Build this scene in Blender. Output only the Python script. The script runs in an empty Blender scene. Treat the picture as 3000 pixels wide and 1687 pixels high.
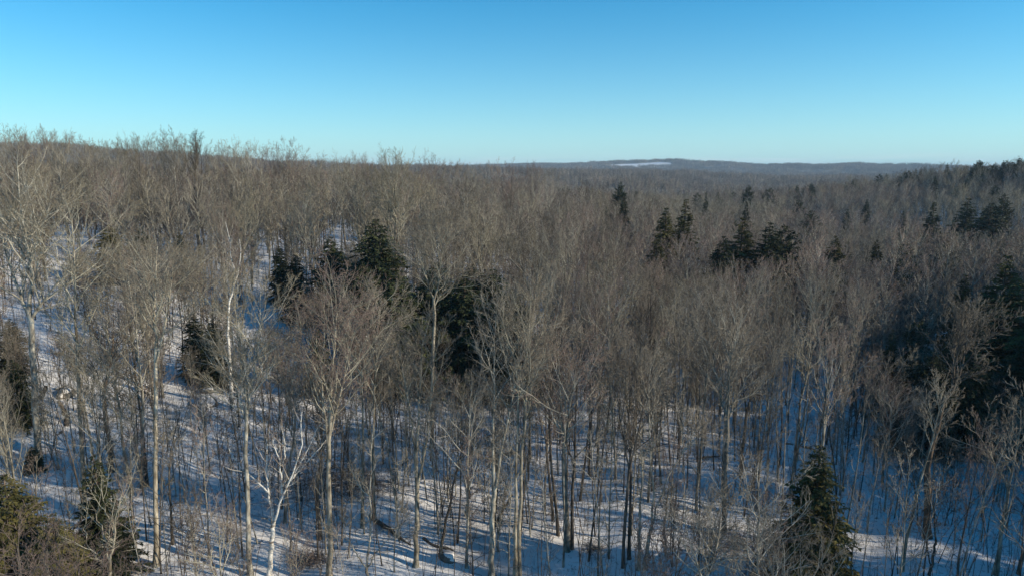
import bpy, math, random
import numpy as np
from mathutils import Vector

# ------------------------------------------------------------------ camera, sky, sun
S = bpy.context.scene
COL = S.collection
R_ = math.radians
CAM_Z, PITCH, FPX = 25.0, 9.7, 2000.0          # focal length in photo pixels (3000 wide)
cd = bpy.data.cameras.new('camera'); cam = bpy.data.objects.new('camera', cd); COL.objects.link(cam)
cam.location = (0, 0, CAM_Z); cam.rotation_euler = (R_(90 - PITCH), 0, 0)
cd.sensor_width = 36; cd.lens = 24; cd.clip_start = 0.5; cd.clip_end = 30000
S.camera = cam

SUN_AZ, SUN_EL = 102.0, 21.5                    # clockwise from the view direction
W = bpy.data.worlds.new('World'); S.world = W; W.use_nodes = True
nt = W.node_tree
sky = nt.nodes.new('ShaderNodeTexSky'); sky.sky_type = 'NISHITA'; sky.sun_disc = False
sky.sun_elevation = R_(SUN_EL); sky.sun_rotation = R_(SUN_AZ)
sky.altitude = 300; sky.air_density = 1.0; sky.dust_density = 0.05; sky.ozone_density = 3.0
hs = nt.nodes.new('ShaderNodeHueSaturation'); hs.inputs['Saturation'].default_value = 1.24
wb = nt.nodes.new('ShaderNodeMix'); wb.data_type = 'RGBA'; wb.blend_type = 'MULTIPLY'; wb.inputs[0].default_value = 1
wb.inputs[7].default_value = (.59, .955, 1.04, 1)      # the camera's cool white balance, over the whole sky alike
nt.links.new(sky.outputs[0], wb.inputs[6]); nt.links.new(wb.outputs[2], hs.inputs['Color'])
# pale veil of winter air low along the whole horizon
tcw = nt.nodes.new('ShaderNodeTexCoord'); sx = nt.nodes.new('ShaderNodeSeparateXYZ'); nt.links.new(tcw.outputs['Generated'], sx.inputs[0])
mz = nt.nodes.new('ShaderNodeMath'); mz.operation = 'MULTIPLY'; mz.inputs[1].default_value = -9.0; nt.links.new(sx.outputs[2], mz.inputs[0])
ez = nt.nodes.new('ShaderNodeMath'); ez.operation = 'EXPONENT'; nt.links.new(mz.outputs[0], ez.inputs[0])
fz = nt.nodes.new('ShaderNodeMath'); fz.operation = 'MULTIPLY'; fz.inputs[1].default_value = .75; fz.use_clamp = True; nt.links.new(ez.outputs[0], fz.inputs[0])
veil = nt.nodes.new('ShaderNodeMix'); veil.data_type = 'RGBA'; nt.links.new(fz.outputs[0], veil.inputs[0])
nt.links.new(hs.outputs[0], veil.inputs[6]); veil.inputs[7].default_value = (3.75, 5.15, 6.0, 1)
# a thin broken cloud bank hugging the horizon
mpw = nt.nodes.new('ShaderNodeMapping'); mpw.inputs['Scale'].default_value = (7, 7, 90); nt.links.new(tcw.outputs['Generated'], mpw.inputs[0])
nz = nt.nodes.new('ShaderNodeTexNoise'); nz.inputs['Scale'].default_value = 1.6; nz.inputs['Detail'].default_value = 6; nt.links.new(mpw.outputs[0], nz.inputs['Vector'])
cr1 = nt.nodes.new('ShaderNodeMapRange'); cr1.inputs['From Min'].default_value = .45; cr1.inputs['From Max'].default_value = .7; nt.links.new(nz.outputs['Fac'], cr1.inputs['Value'])
cr2 = nt.nodes.new('ShaderNodeMapRange'); cr2.inputs['From Min'].default_value = .024; cr2.inputs['From Max'].default_value = .006; cr2.inputs['To Max'].default_value = .5; nt.links.new(sx.outputs[2], cr2.inputs['Value'])
cm = nt.nodes.new('ShaderNodeMath'); cm.operation = 'MULTIPLY'; nt.links.new(cr1.outputs[0], cm.inputs[0]); nt.links.new(cr2.outputs[0], cm.inputs[1])
cl = nt.nodes.new('ShaderNodeMix'); cl.data_type = 'RGBA'; nt.links.new(cm.outputs[0], cl.inputs[0]); nt.links.new(veil.outputs[2], cl.inputs[6]); cl.inputs[7].default_value = (5.6, 5.9, 6.2, 1)
nt.links.new(cl.outputs[2], nt.nodes['Background'].inputs[0])
nt.nodes['Background'].inputs[1].default_value = 0.134
sl = bpy.data.lights.new('sun', 'SUN'); sl.energy = 5.0; sl.angle = R_(0.55); sl.color = (1.0, 0.885, 0.69)
sun = bpy.data.objects.new('sun', sl); COL.objects.link(sun)
a, e = R_(SUN_AZ), R_(SUN_EL)
SUNDIR = Vector((math.sin(a) * math.cos(e), math.cos(a) * math.cos(e), math.sin(e)))
sun.rotation_euler = SUNDIR.to_track_quat('Z', 'Y').to_euler()
sun.location = SUNDIR * 200
S.view_settings.view_transform = 'Standard'; S.view_settings.look = 'None'
S.view_settings.exposure = 0.22; S.view_settings.gamma = 1.0
S.view_settings.use_curve_mapping = False
S.render.engine = 'CYCLES'
S.cycles.max_bounces = 4; S.cycles.diffuse_bounces = 3; S.cycles.glossy_bounces = 1
S.cycles.transmission_bounces = 1; S.cycles.volume_bounces = 0
S.cycles.use_denoising = True

rng = np.random.default_rng(11)
random.seed(11)

# ------------------------------------------------------------------ terrain
CTRL = np.array([
 (4,43,-1.0),(-33,47,2.0),(-31,40,1.0),(-56,78,9.5),(-56,117,11.0),(-9,87,2.2),(32,76,-1.6),(30,40,-1.6),(0,0,-1.0),
 (0,140,4.5),(0,200,5.0),(-50,200,8.5),(-100,150,13.0),(120,250,-6),(80,150,-4.0),(50,240,-2),(300,600,-1),(205,335,8),(290,315,20),
 (110,40,0),(160,60,3),(220,100,7),(170,200,-2),(-200,100,18),(-150,30,14),(-300,300,14),(-100,300,7),(-150,200,11),(0,270,4),(0,400,-3),(150,450,-6),
 (-200,600,8),(0,700,-2),(500,400,18),(-500,400,24),(0,-300,0),(300,-100,8),(-300,-100,22),(-600,0,40),(600,100,18)], float)
def _phi(r2): return 0.5 * r2 * np.log(r2 + 1e-6)
def _tps():
    P = CTRL[:, :2] / 100; n = len(P)
    K = _phi(((P[:, None] - P[None]) ** 2).sum(-1)) + 0.02 * np.eye(n)
    Q = np.c_[np.ones(n), P]
    A = np.block([[K, Q], [Q.T, np.zeros((3, 3))]])
    return np.linalg.solve(A, np.r_[CTRL[:, 2], 0, 0, 0])
TW = _tps()
def _near(x, y):
    P = np.stack([x, y], -1) / 100
    out = TW[-3] + TW[-2] * P[..., 0] + TW[-1] * P[..., 1]
    for c, w in zip(CTRL[:, :2] / 100, TW[:-3]):
        out = out + w * _phi(((P - c) ** 2).sum(-1))
    return out
_fr = np.random.default_rng(5)
WAVES = [(_fr.normal(size=2) * 2 * math.pi / L, _fr.uniform(0, 6.28), A) for L, A, k in
         ((31, .16, 4), (17, .08, 5), (8, .035, 6), (3.3, .018, 7)) for _ in range(k)]
FARW = [(_fr.normal(size=2) * 2 * math.pi / L, _fr.uniform(0, 6.28), A) for L, A, k in
        ((900, 3.0, 5), (350, 1.6, 6)) for _ in range(k)]
HILLS = [(-1300,1350,50,800,330),(-700,1500,14,500,300),(640,3300,44,520,330),(1050,3100,13,300,350),(1500,3050,20,300,350),
         (1850,3000,16,260,330),(2300,2900,15,330,330),(300,3600,14,500,500),(-400,4200,24,1800,500),(3500,3800,26,1500,600),(1500,4500,20,2500,500)]
def sstep(a, b, v):
    t = np.clip((v - a) / (b - a), 0, 1); return t * t * (3 - 2 * t)
def G(x, y):
    x = np.asarray(x, float); y = np.asarray(y, float)
    r = np.hypot(x, y)
    far = np.full_like(r, -3.0)
    for hx, hy, hh, sx, sy in HILLS:
        far = far + hh * np.exp(-0.5 * (((x - hx) / sx) ** 2 + ((y - hy) / sy) ** 2))
    for k, p, A in FARW: far = far + A * np.sin(k[0] * x + k[1] * y + p)
    w = sstep(420, 760, r)
    k_ = np.minimum(1, 760 / np.maximum(r, 1))
    near = _near(x * k_, y * k_)
    for k, p, A in WAVES: near = near + A * np.sin(k[0] * x + k[1] * y + p)
    return near * (1 - w) + far * w
def g1(x, y): return float(G(np.array([x]), np.array([y]))[0])

cp, sp = math.cos(R_(PITCH)), math.sin(R_(PITCH))
def ray(px, py):
    u, v = (px - 1500) / FPX, (py - 843.5) / FPX
    return np.array([u, cp - v * sp, -sp - v * cp])
def at(px, py, t): return np.array([0, 0, CAM_Z]) + t * ray(px, py)
def hit(px, py, t0=18, t1=900):
    ts = np.geomspace(t0, t1, 700); d = ray(px, py)
    P = np.array([0, 0, CAM_Z]) + ts[:, None] * d
    below = P[:, 2] <= G(P[:, 0], P[:, 1])
    i = int(np.argmax(below)) if below.any() else len(ts) - 1
    return P[i], ts[i]
def project(p):
    x, y, z = p[..., 0], p[..., 1], p[..., 2] - CAM_Z
    f = y * cp - z * sp; v = -(y * sp + z * cp) / f
    return 1500 + FPX * x / f, 843.5 + FPX * v, f

FIELD = (575, 3175, 150)     # cleared snow field on the far hill
# ------------------------------------------------------------------ materials
def mat(name, build):
    m = bpy.data.materials.new(name); m.use_nodes = True
    n = m.node_tree; b = n.nodes['Principled BSDF']; b.inputs['Roughness'].default_value = 0.85
    b.inputs['Specular IOR Level'].default_value = 0.2
    build(n, b); return m
def noise_mix(n, b, c1, c2, scale, detail=4, lo=.35, hi=.65, vec='Object', stretch=None, c3=None):
    tc = n.nodes.new('ShaderNodeTexCoord'); src = tc.outputs[vec]
    if stretch:
        mp = n.nodes.new('ShaderNodeMapping'); mp.inputs['Scale'].default_value = stretch
        n.links.new(src, mp.inputs['Vector']); src = mp.outputs[0]
    t = n.nodes.new('ShaderNodeTexNoise'); t.inputs['Scale'].default_value = scale; t.inputs['Detail'].default_value = detail
    n.links.new(src, t.inputs['Vector'])
    r = n.nodes.new('ShaderNodeValToRGB'); e0, e1 = r.color_ramp.elements
    e0.position, e1.position = lo, hi; e0.color = (*c1, 1); e1.color = (*c2, 1)
    if c3:
        e2 = r.color_ramp.elements.new(min(hi + .15, .98)); e2.color = (*c3, 1)
    n.links.new(t.outputs['Fac'], r.inputs['Fac'])
    oi = n.nodes.new('ShaderNodeObjectInfo')
    mr = n.nodes.new('ShaderNodeMapRange'); mr.inputs['To Min'].default_value = .75; mr.inputs['To Max'].default_value = 1.25
    n.links.new(oi.outputs['Random'], mr.inputs['Value'])
    hv = n.nodes.new('ShaderNodeHueSaturation')
    n.links.new(mr.outputs[0], hv.inputs['Value']); n.links.new(r.outputs[0], hv.inputs['Color'])
    n.links.new(hv.outputs[0], b.inputs['Base Color'])
    return t, src
def bump(n, b, fac, dist, strength=1.0):
    bp = n.nodes.new('ShaderNodeBump'); bp.inputs['Distance'].default_value = dist; bp.inputs['Strength'].default_value = strength
    n.links.new(fac, bp.inputs['Height']); n.links.new(bp.outputs[0], b.inputs['Normal'])

def bark(name, c1, c2, c3=None):
    def f(n, b):
        t, src = noise_mix(n, b, c1, c2, 2.2, 6, .36, .62, stretch=(1.5, 1.5, .6), c3=c3)
        bump(n, b, t.outputs['Fac'], .04, .6)
    return mat(name, f)
BARK = {
 'grey':  bark('bark_grey', (.10,.085,.066), (.36,.335,.275), (.47,.46,.39)),
 'tan':   bark('bark_tan', (.11,.088,.06), (.37,.33,.255), (.47,.44,.36)),
 'dark':  bark('bark_dark', (.045,.037,.030), (.12,.10,.08), (.22,.20,.165)),
 'brown': bark('bark_brown', (.085,.060,.042), (.17,.125,.09)),
}
def birch_bark(n, b):
    t, src = noise_mix(n, b, (.16,.13,.10), (.66,.61,.53), 2.0, 5, .33, .42, stretch=(.8, .8, 3.5), c3=(.74,.71,.65))
    bump(n, b, t.outputs['Fac'], .01, .3)
BARK['white'] = mat('bark_birch', birch_bark)
def flat(name, c1, c2, scale=.6):
    return mat(name, lambda n, b: noise_mix(n, b, c1, c2, scale, 2, .35, .65))
LIMB = {'olive': flat('limb_olive', (.22,.200,.150), (.43,.395,.305)), 'grey': flat('limb_grey', (0.227,0.204,0.166), (0.454,0.423,0.348)),
        'dark': flat('limb_dark', (0.072,0.058,0.047), (0.169,0.143,0.117)), 'white': flat('limb_white', (.24,.20,.165), (.58,.54,.47))}
TWIG = {'reddish': flat('twig_reddish', (0.135,0.098,0.081), (0.234,0.172,0.144)),
        'grey': flat('twig_grey', (0.145,0.123,0.096), (0.253,0.221,0.174)),
        'olive': flat('twig_olive', (0.145,0.124,0.086), (0.255,0.220,0.154)),
        'dark': flat('twig_dark', (0.055,0.044,0.036), (0.116,0.091,0.071))}
NEEDLE = {'dark': flat('needles_dark', (.026,.034,.015), (.068,.076,.028), 1.2),
          'olive': flat('needles_olive', (.044,.045,.015), (.118,.100,.031), 1.2)}
def snow_mat(n, b):
    b.inputs['Roughness'].default_value = .7
    tc = n.nodes.new('ShaderNodeTexCoord')
    big = n.nodes.new('ShaderNodeTexNoise'); big.inputs['Scale'].default_value = .12; big.inputs['Detail'].default_value = 5
    n.links.new(tc.outputs['Object'], big.inputs['Vector'])
    fine = n.nodes.new('ShaderNodeTexNoise'); fine.inputs['Scale'].default_value = 2.6; fine.inputs['Detail'].default_value = 8
    fine.inputs['Roughness'].default_value = .65
    n.links.new(tc.outputs['Object'], fine.inputs['Vector'])
    r = n.nodes.new('ShaderNodeValToRGB'); r.color_ramp.elements[0].position = .3; r.color_ramp.elements[1].position = .6
    r.color_ramp.elements[0].color = (.62,.595,.575,1); r.color_ramp.elements[1].color = (.86,.835,.815,1)
    n.links.new(big.outputs['Fac'], r.inputs['Fac'])
    # scattered leaf litter and bark flakes lying on the snow
    r2 = n.nodes.new('ShaderNodeValToRGB'); r2.color_ramp.elements[0].position = .57; r2.color_ramp.elements[1].position = .70
    r2.color_ramp.elements[0].color = (0,0,0,1); r2.color_ramp.elements[1].color = (.75,.75,.75,1)
    n.links.new(fine.outputs['Fac'], r2.inputs['Fac'])
    mx = n.nodes.new('ShaderNodeMix'); mx.data_type = 'RGBA'
    n.links.new(r2.outputs[0], mx.inputs[0]); n.links.new(r.outputs[0], mx.inputs[6]); mx.inputs[7].default_value = (.16,.115,.08,1)
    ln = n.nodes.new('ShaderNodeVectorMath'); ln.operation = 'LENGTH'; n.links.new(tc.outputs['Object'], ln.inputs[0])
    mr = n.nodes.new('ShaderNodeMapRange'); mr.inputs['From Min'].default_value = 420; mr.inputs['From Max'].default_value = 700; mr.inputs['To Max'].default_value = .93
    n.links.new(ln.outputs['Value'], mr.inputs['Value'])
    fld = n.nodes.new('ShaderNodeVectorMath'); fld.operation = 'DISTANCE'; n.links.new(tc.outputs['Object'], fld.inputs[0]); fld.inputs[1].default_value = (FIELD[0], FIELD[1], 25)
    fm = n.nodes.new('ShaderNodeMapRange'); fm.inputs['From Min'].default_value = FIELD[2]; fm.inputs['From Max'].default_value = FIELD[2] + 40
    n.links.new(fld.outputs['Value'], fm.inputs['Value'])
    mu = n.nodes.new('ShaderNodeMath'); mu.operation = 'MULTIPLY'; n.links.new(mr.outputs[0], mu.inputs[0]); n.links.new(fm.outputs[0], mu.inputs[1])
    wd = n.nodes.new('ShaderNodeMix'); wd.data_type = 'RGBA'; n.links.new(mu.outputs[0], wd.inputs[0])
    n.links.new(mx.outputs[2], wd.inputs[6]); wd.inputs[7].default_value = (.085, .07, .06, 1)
    n.links.new(wd.outputs[2], b.inputs['Base Color'])
    bump(n, b, fine.outputs['Fac'], .10, .55)
SNOW = mat('snow', snow_mat)
def rock_mat(n, b):
    t, s = noise_mix(n, b, (.07,.065,.058), (.20,.185,.16), 3, 6); bump(n, b, t.outputs['Fac'], .06, .8)
ROCK = mat('rock', rock_mat)

# ------------------------------------------------------------------ mesh helpers
def mesh_from(name, V, quads=None, tris=None, mats=(), qmat=None, tmat=None, smooth=True):
    me = bpy.data.meshes.new(name)
    nq = 0 if quads is None else len(quads); ntri = 0 if tris is None else len(tris)
    me.vertices.add(len(V)); me.vertices.foreach_set('co', np.asarray(V, np.float32).ravel())
    loops = np.concatenate([np.asarray(quads, np.int32).ravel() if nq else np.zeros(0, np.int32),
                            np.asarray(tris, np.int32).ravel() if ntri else np.zeros(0, np.int32)])
    me.loops.add(len(loops)); me.loops.foreach_set('vertex_index', loops)
    me.polygons.add(nq + ntri)
    st = np.concatenate([np.arange(nq) * 4, nq * 4 + np.arange(ntri) * 3]).astype(np.int32)
    me.polygons.foreach_set('loop_start', st)
    mi = np.concatenate([np.zeros(nq, np.int32) if qmat is None else np.asarray(qmat, np.int32),
                         np.zeros(ntri, np.int32) if tmat is None else np.asarray(tmat, np.int32)])
    me.polygons.foreach_set('material_index', mi)
    me.polygons.foreach_set('use_smooth', np.full(nq + ntri, smooth))
    for m in mats: me.materials.append(m)
    me.update(calc_edges=True); return me

class Tubes:
    """collects tapered tubes; every batch is (B,N,3) points, (B,N) radii"""
    def __init__(s): s.V = []; s.Q = []; s.T = []; s.qm = []; s.tm = []; s.n = 0
    def add(s, P, R, sides=3, mi=0, tip=False):
        P = np.asarray(P, float); R = np.asarray(R, float)
        if P.ndim == 2: P = P[None]; R = R[None]
        B, N, _ = P.shape
        T = np.gradient(P, axis=1); T /= np.linalg.norm(T, axis=-1, keepdims=True) + 1e-9
        D = P[:, -1] - P[:, 0]
        A = np.where(np.abs(D[:, 2:3]) > .8 * np.linalg.norm(D, axis=-1, keepdims=True), [[1., 0, 0]], [[0, 0, 1.]])
        n1 = np.cross(T, A[:, None]); n1 /= np.linalg.norm(n1, axis=-1, keepdims=True) + 1e-9
        n2 = np.cross(T, n1)
        if tip:
            M = N - 1
        else: M = N
        ang = np.arange(sides) * 2 * math.pi / sides
        ring = P[:, :M, None] + R[:, :M, None, None] * (np.cos(ang)[None, None, :, None] * n1[:, :M, None] + np.sin(ang)[None, None, :, None] * n2[:, :M, None])
        base = s.n + np.arange(B)[:, None, None] * (M * sides) + np.arange(M)[None, :, None] * sides + np.arange(sides)[None, None]
        s.V.append(ring.reshape(-1, 3)); s.n += B * M * sides
        if M > 1:
            a_ = base[:, :-1]; b_ = base[:, 1:]
            q = np.stack([a_, np.roll(a_, -1, 2), np.roll(b_, -1, 2), b_], -1).reshape(-1, 4)
            s.Q.append(q); s.qm.append(np.full(len(q), mi))
        if tip:
            s.V.append(P[:, -1]); ti = s.n + np.arange(B); s.n += B
            l = base[:, -1]
            t = np.stack([l, np.roll(l, -1, 1), np.repeat(ti[:, None], sides, 1)], -1).reshape(-1, 3)
            s.T.append(t); s.tm.append(np.full(len(t), mi))
    def tri(s, V3, mi=0):
        V3 = np.asarray(V3).reshape(-1, 3, 3); B = len(V3)
        s.V.append(V3.reshape(-1, 3)); t = s.n + np.arange(B * 3).reshape(-1, 3); s.n += B * 3
        s.T.append(t); s.tm.append(np.full(B, mi))
    def mesh(s, name, mats, smooth=True):
        c = lambda L: np.concatenate(L) if L else None
        return mesh_from(name, np.concatenate(s.V), c(s.Q), c(s.T), mats, c(s.qm), c(s.tm), smooth)

def resample(P, N):
    P = np.asarray(P, float); d = np.r_[0, np.cumsum(np.linalg.norm(np.diff(P, axis=0), axis=1))]
    t = np.linspace(0, d[-1], N); return np.stack([np.interp(t, d, P[:, k]) for k in range(3)], 1)

def spawn(rg, P, R, k, t0, t1, ang, length, N2, up=.1, wob=.12, rfac=.6, rmax=1., tipf=.3, golden=False, shape=None, rabs=None):
    """children of a batch of branches; length: (lo,hi) fraction of the parent length, or absolute when negative"""
    B, N, _ = P.shape
    t = t0 + (t1 - t0) * (np.arange(k)[None] + rg.random((B, k))) / k
    f = t * (N - 1); i = np.clip(f.astype(int), 0, N - 2); w = (f - i)[..., None]
    bi = np.arange(B)[:, None]
    p = P[bi, i] * (1 - w) + P[bi, i + 1] * w
    r = R[bi, i] * (1 - w[..., 0]) + R[bi, i + 1] * w[..., 0]
    T = P[bi, i + 1] - P[bi, i]; T = T / (np.linalg.norm(T, axis=-1, keepdims=True) + 1e-9)
    PL = np.linalg.norm(np.diff(P, axis=1), axis=-1).sum(1)[:, None]
    if golden:
        az = np.arange(k)[None] * 2.39996 + rg.uniform(0, 6.28, (B, 1)) + rg.normal(0, .35, (B, k))
        Q = np.stack([np.cos(az), np.sin(az), np.zeros_like(az)], -1)
    else: Q = rg.normal(size=(B, k, 3))
    Q = Q - (Q * T).sum(-1, keepdims=True) * T; Q /= np.linalg.norm(Q, axis=-1, keepdims=True) + 1e-9
    a = np.radians(rg.uniform(ang[0], ang[1], (B, k)))[..., None]
    D = np.cos(a) * T + np.sin(a) * Q
    L = rg.uniform(length[0], length[1], (B, k)) * PL
    if shape is not None: L = L * shape(t)
    else: L = L * (1.15 - .65 * t)
    D = D.reshape(-1, 3); p = p.reshape(-1, 3); L = L.reshape(-1); r = r.reshape(-1)
    out = np.empty((len(p), N2, 3)); out[:, 0] = p
    for s_ in range(1, N2):
        D = D + rg.normal(0, wob, D.shape); D[:, 2] += up
        D /= np.linalg.norm(D, axis=-1, keepdims=True)
        out[:, s_] = out[:, s_ - 1] + D * (L / (N2 - 1))[:, None]
    r0 = np.minimum(r * rfac, rmax) if rabs is None else np.full(len(p), rabs)
    RR = r0[:, None] * np.linspace(1, tipf, N2)[None]
    return out, RR

def leader(rg, H, r0, r1, N=14, lean=.02, wob=.035, start=(0, 0, 0), d0=(0, 0, 1)):
    d = np.array(d0, float); d[:2] += rg.normal(0, lean, 2); P = [np.array(start, float)]
    for _ in range(N - 1):
        d[:2] += rg.normal(0, wob, 2); d[:2] *= .93 if abs(d[0]) < .4 else .97; d /= np.linalg.norm(d)
        P.append(P[-1] + d * H / (N - 1))
    R = r0 + (r1 - r0) * np.linspace(0, 1, N) ** .85
    if start[2] == 0: P.insert(1, P[0] * .8 + P[1] * .2); R = np.r_[R[0] * 1.5, R[0] * 1.08, R[1:]]      # root flare
    return np.array(P), R

def hardwood(rg, leaders, kl=16, k2=7, k3=5, k4=3, crown0=.5, spread=(.24, .36), ang=(32, 55), up=.10, twig_r=.0095, far=False, low_twigs=True):
    """leaders: list of (points, radii) that reach from the ground or a fork to the top"""
    tr = Tubes(); cr = Tubes()
    for n_, (P, R) in enumerate(leaders):
        tr.add(P, R, 7 if not far else 4)
        zs = P[:, 2]; H = max(l[0][-1, 2] for l in leaders)
        t0 = np.clip((crown0 * H - zs[0]) / max(zs[-1] - zs[0], .1), .12, .9)
        fullL = np.linalg.norm(np.diff(P, axis=0), axis=1).sum()
        s0, s1 = spread[0] * H / fullL, spread[1] * H / fullL
        shp = lambda t, t0=t0: .45 + .75 * np.sin(np.clip((t - t0) / (1 - t0), 0, 1) * math.pi * .78 + .55)
        k = max(4, int(kl / len(leaders) ** .6))
        L1, R1 = spawn(rg, P[None], R[None], k, t0, .985, ang, (s0, s1), 7, up=up, wob=.10, rfac=.62, rmax=.11, tipf=.22, golden=True, shape=shp)
        cr.add(L1, R1, 4 if not far else 3, 0)
        L2, R2 = spawn(rg, L1, R1, k2, .22, .97, (25, 52), (.32, .56), 5, up=.07, wob=.13, rfac=.68, rmax=.05, tipf=.35)
        cr.add(L2, R2, 3, 0, tip=True)
        L3, R3 = spawn(rg, L2, R2, k3, .15, .95, (22, 50), (.34, .62), 3, up=.06, wob=.12, rabs=twig_r * 1.5, tipf=.5)
        cr.add(L3, R3, 3, 1, tip=True)
        L3b, R3b = spawn(rg, L1, R1, k3, .35, .98, (25, 50), (.14, .26), 3, up=.07, wob=.1, rabs=twig_r * 1.5, tipf=.5)
        cr.add(L3b, R3b, 3, 1, tip=True)
        if k4:
            for A, B in ((L3, R3), (L3b, R3b)):
                L4, R4 = spawn(rg, A, B, k4, .1, .92, (22, 48), (.35, .7), 3, up=.05, wob=.10, rabs=twig_r, tipf=.6)
                cr.add(L4[:, ::2], R4[:, ::2], 3, 1, tip=True)
        if low_twigs and not far:
            Lw, Rw = spawn(rg, P[None], R[None], 15, .15, max(.3, t0), (45, 80), (.07 , .17), 5, up=.03, wob=.12, rabs=.018, tipf=.3, golden=True)
            cr.add(Lw, Rw, 3, 0, tip=True)
            Lx, Rx = spawn(rg, Lw, Rw, 7, .25, .95, (25, 55), (.3, .6), 3, rabs=twig_r, tipf=.5)
            cr.add(Lx, Rx, 3, 1, tip=True)
    return tr, cr

# ------------------------------------------------------------------ ground sheet
def build_ground():
    th = np.concatenate([np.radians(np.linspace(-48, 48, 280)), np.radians(np.linspace(48, 312, 60)[1:-1])])
    rr = np.concatenate([[0], np.geomspace(6, 35, 14), np.geomspace(35, 130, 150)[1:], np.geomspace(130, 9000, 130)[1:]])
    TH, RR = np.meshgrid(th, rr)
    X = RR * np.sin(TH); Y = RR * np.cos(TH); Z = G(X, Y)
    nr, na = X.shape
    I = np.arange(nr * na).reshape(nr, na); J = np.roll(I, -1, 1)
    q = np.stack([I[:-1], I[1:], J[1:], J[:-1]], -1).reshape(-1, 4)
    me = mesh_from('ground', np.stack([X, Y, Z], -1).reshape(-1, 3), q[:, ::-1], None, [SNOW])
    o = bpy.data.objects.new('snow_ground', me); COL.objects.link(o); o['kind'] = 'structure'
    return Z.min(), Z.max()
GZ0, GZ1 = build_ground()

# ------------------------------------------------------------------ objects
def empty(name, loc, rz=0, label=None, cat=None, group=None):
    o = bpy.data.objects.new(name, None); COL.objects.link(o)
    o.location = loc; o.rotation_euler = (0, 0, rz); o.empty_display_size = .5
    tag(o, label, cat, group); return o
def tag(o, label=None, cat=None, group=None):
    if label: o['label'] = label
    if cat: o['category'] = cat
    if group: o['group'] = group
def part(name, me, parent=None, mats=None):
    o = bpy.data.objects.new(name, me); COL.objects.link(o)
    if parent: o.parent = parent
    if mats:
        for i, m in enumerate(mats):
            if m: o.material_slots[i].link = 'OBJECT'; o.material_slots[i].material = m
    return o

# hardwood prototypes (mesh data shared by all copies)
PROTO = []
def make_protos():
    for i in range(12):
        rg = np.random.default_rng(100 + i)
        H = 17.0; style = i % 6
        r0 = .15 + .03 * (i % 3)
        if style in (0, 1, 3):
            ls = [leader(rg, H * .93, r0, .025, lean=.02)]
            kw = dict(kl=17 if style != 3 else 14, crown0=.38 if style == 1 else .46, spread=(.21, .33) if style != 1 else (.26, .40))
        elif style in (2, 4):
            P, R = leader(rg, H * .46, r0 * 1.1, r0 * .8, N=8)
            ls = [(P, R)]; az = rg.uniform(0, 6.28)
            for f in range(2 if style == 2 else 3):
                a_ = az + f * 6.283 / (2 if style == 2 else 3)
                d = (math.cos(a_) * .26, math.sin(a_) * .26, 1)
                Pl, Rl = leader(rg, H * .48, r0 * .6, .02, N=9, start=P[-1] - [0, 0, .1], d0=d, wob=.05)
                ls.append((Pl, Rl))
            kw = dict(kl=19, crown0=.48, spread=(.19, .32))
        else:
            ls = [leader(rg, H * .9, r0 * .8, .02, lean=.05, wob=.05)]
            kw = dict(kl=14, crown0=.52, spread=(.14, .24), ang=(25, 45))
        if style in (2, 4):
            tr, cr = Tubes(), Tubes()
            tr.add(ls[0][0], ls[0][1], 8)
            t2, c2 = hardwood(rg, ls[1:], **kw)
            for A, B in ((tr, t2), (cr, c2)):
                for v in B.V: A.V.append(v)
                for q in B.Q: A.Q.append(q + A.n if False else q + A.n)
                for q in B.T: A.T.append(q + A.n)
                A.qm += B.qm; A.tm += B.tm; A.n += B.n
        else:
            tr, cr = hardwood(rg, ls, **kw)
        PROTO.append((tr.mesh('trunk', [BARK['grey']]), cr.mesh('crown', [LIMB['olive'], TWIG['grey']]), style, H))
make_protos()
FORM = {0: 'straight', 1: 'full-crowned', 2: 'twin-stemmed', 3: 'narrow', 4: 'three-limbed', 5: 'slender'}
BTONE = ['grey', 'tan', 'dark', 'grey', 'tan']
TTONE = ['reddish', 'grey', 'olive', 'grey', 'grey', 'dark']
LIMB_OF = {'grey': 'grey', 'tan': 'olive', 'dark': 'dark', 'brown': 'dark', 'white': 'white'}

WINDOWS = []   # (pixel, half width, lowest pixel row that nearer crowns may reach, distance)
def limit(x, y, H, least=6.):
    g = g1(x, y); px, py, r = project(np.array([x, y, g + H]))
    if r > 95 and -100 < px < 1640:         # the ridge wood stays below the far hill's line
        H = min(H, at(px, np.interp(px, [0, 500, 900, 1300, 1640], [466, 474, 488, 500, 516]) + 16 * math.sin(x * 12.9898 + y * 78.233), r)[2] - g)
    sh = SUNDIR.xy.normalized(); tn = math.tan(R_(SUN_EL))
    for qx, qy, qz, wd in SUNLIT:
        al = (x - qx) * sh.x + (y - qy) * sh.y; la = abs((x - qx) * sh.y - (y - qy) * sh.x)
        if 1.5 < al < 60 and la < wd: H = min(H, qz + al * tn - g)
    for wx, hw, wy, wt in WINDOWS:
        if wt > r + 2.5 and abs(px - wx) < hw + 3200 / r and py < wy:
            H = min(H, at(wx, wy, r)[2] - g)
    return H if H >= least else None
SUNLIT = []    # points the low sun reaches in the photograph
TREES = []     # dicts for labelling
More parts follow.
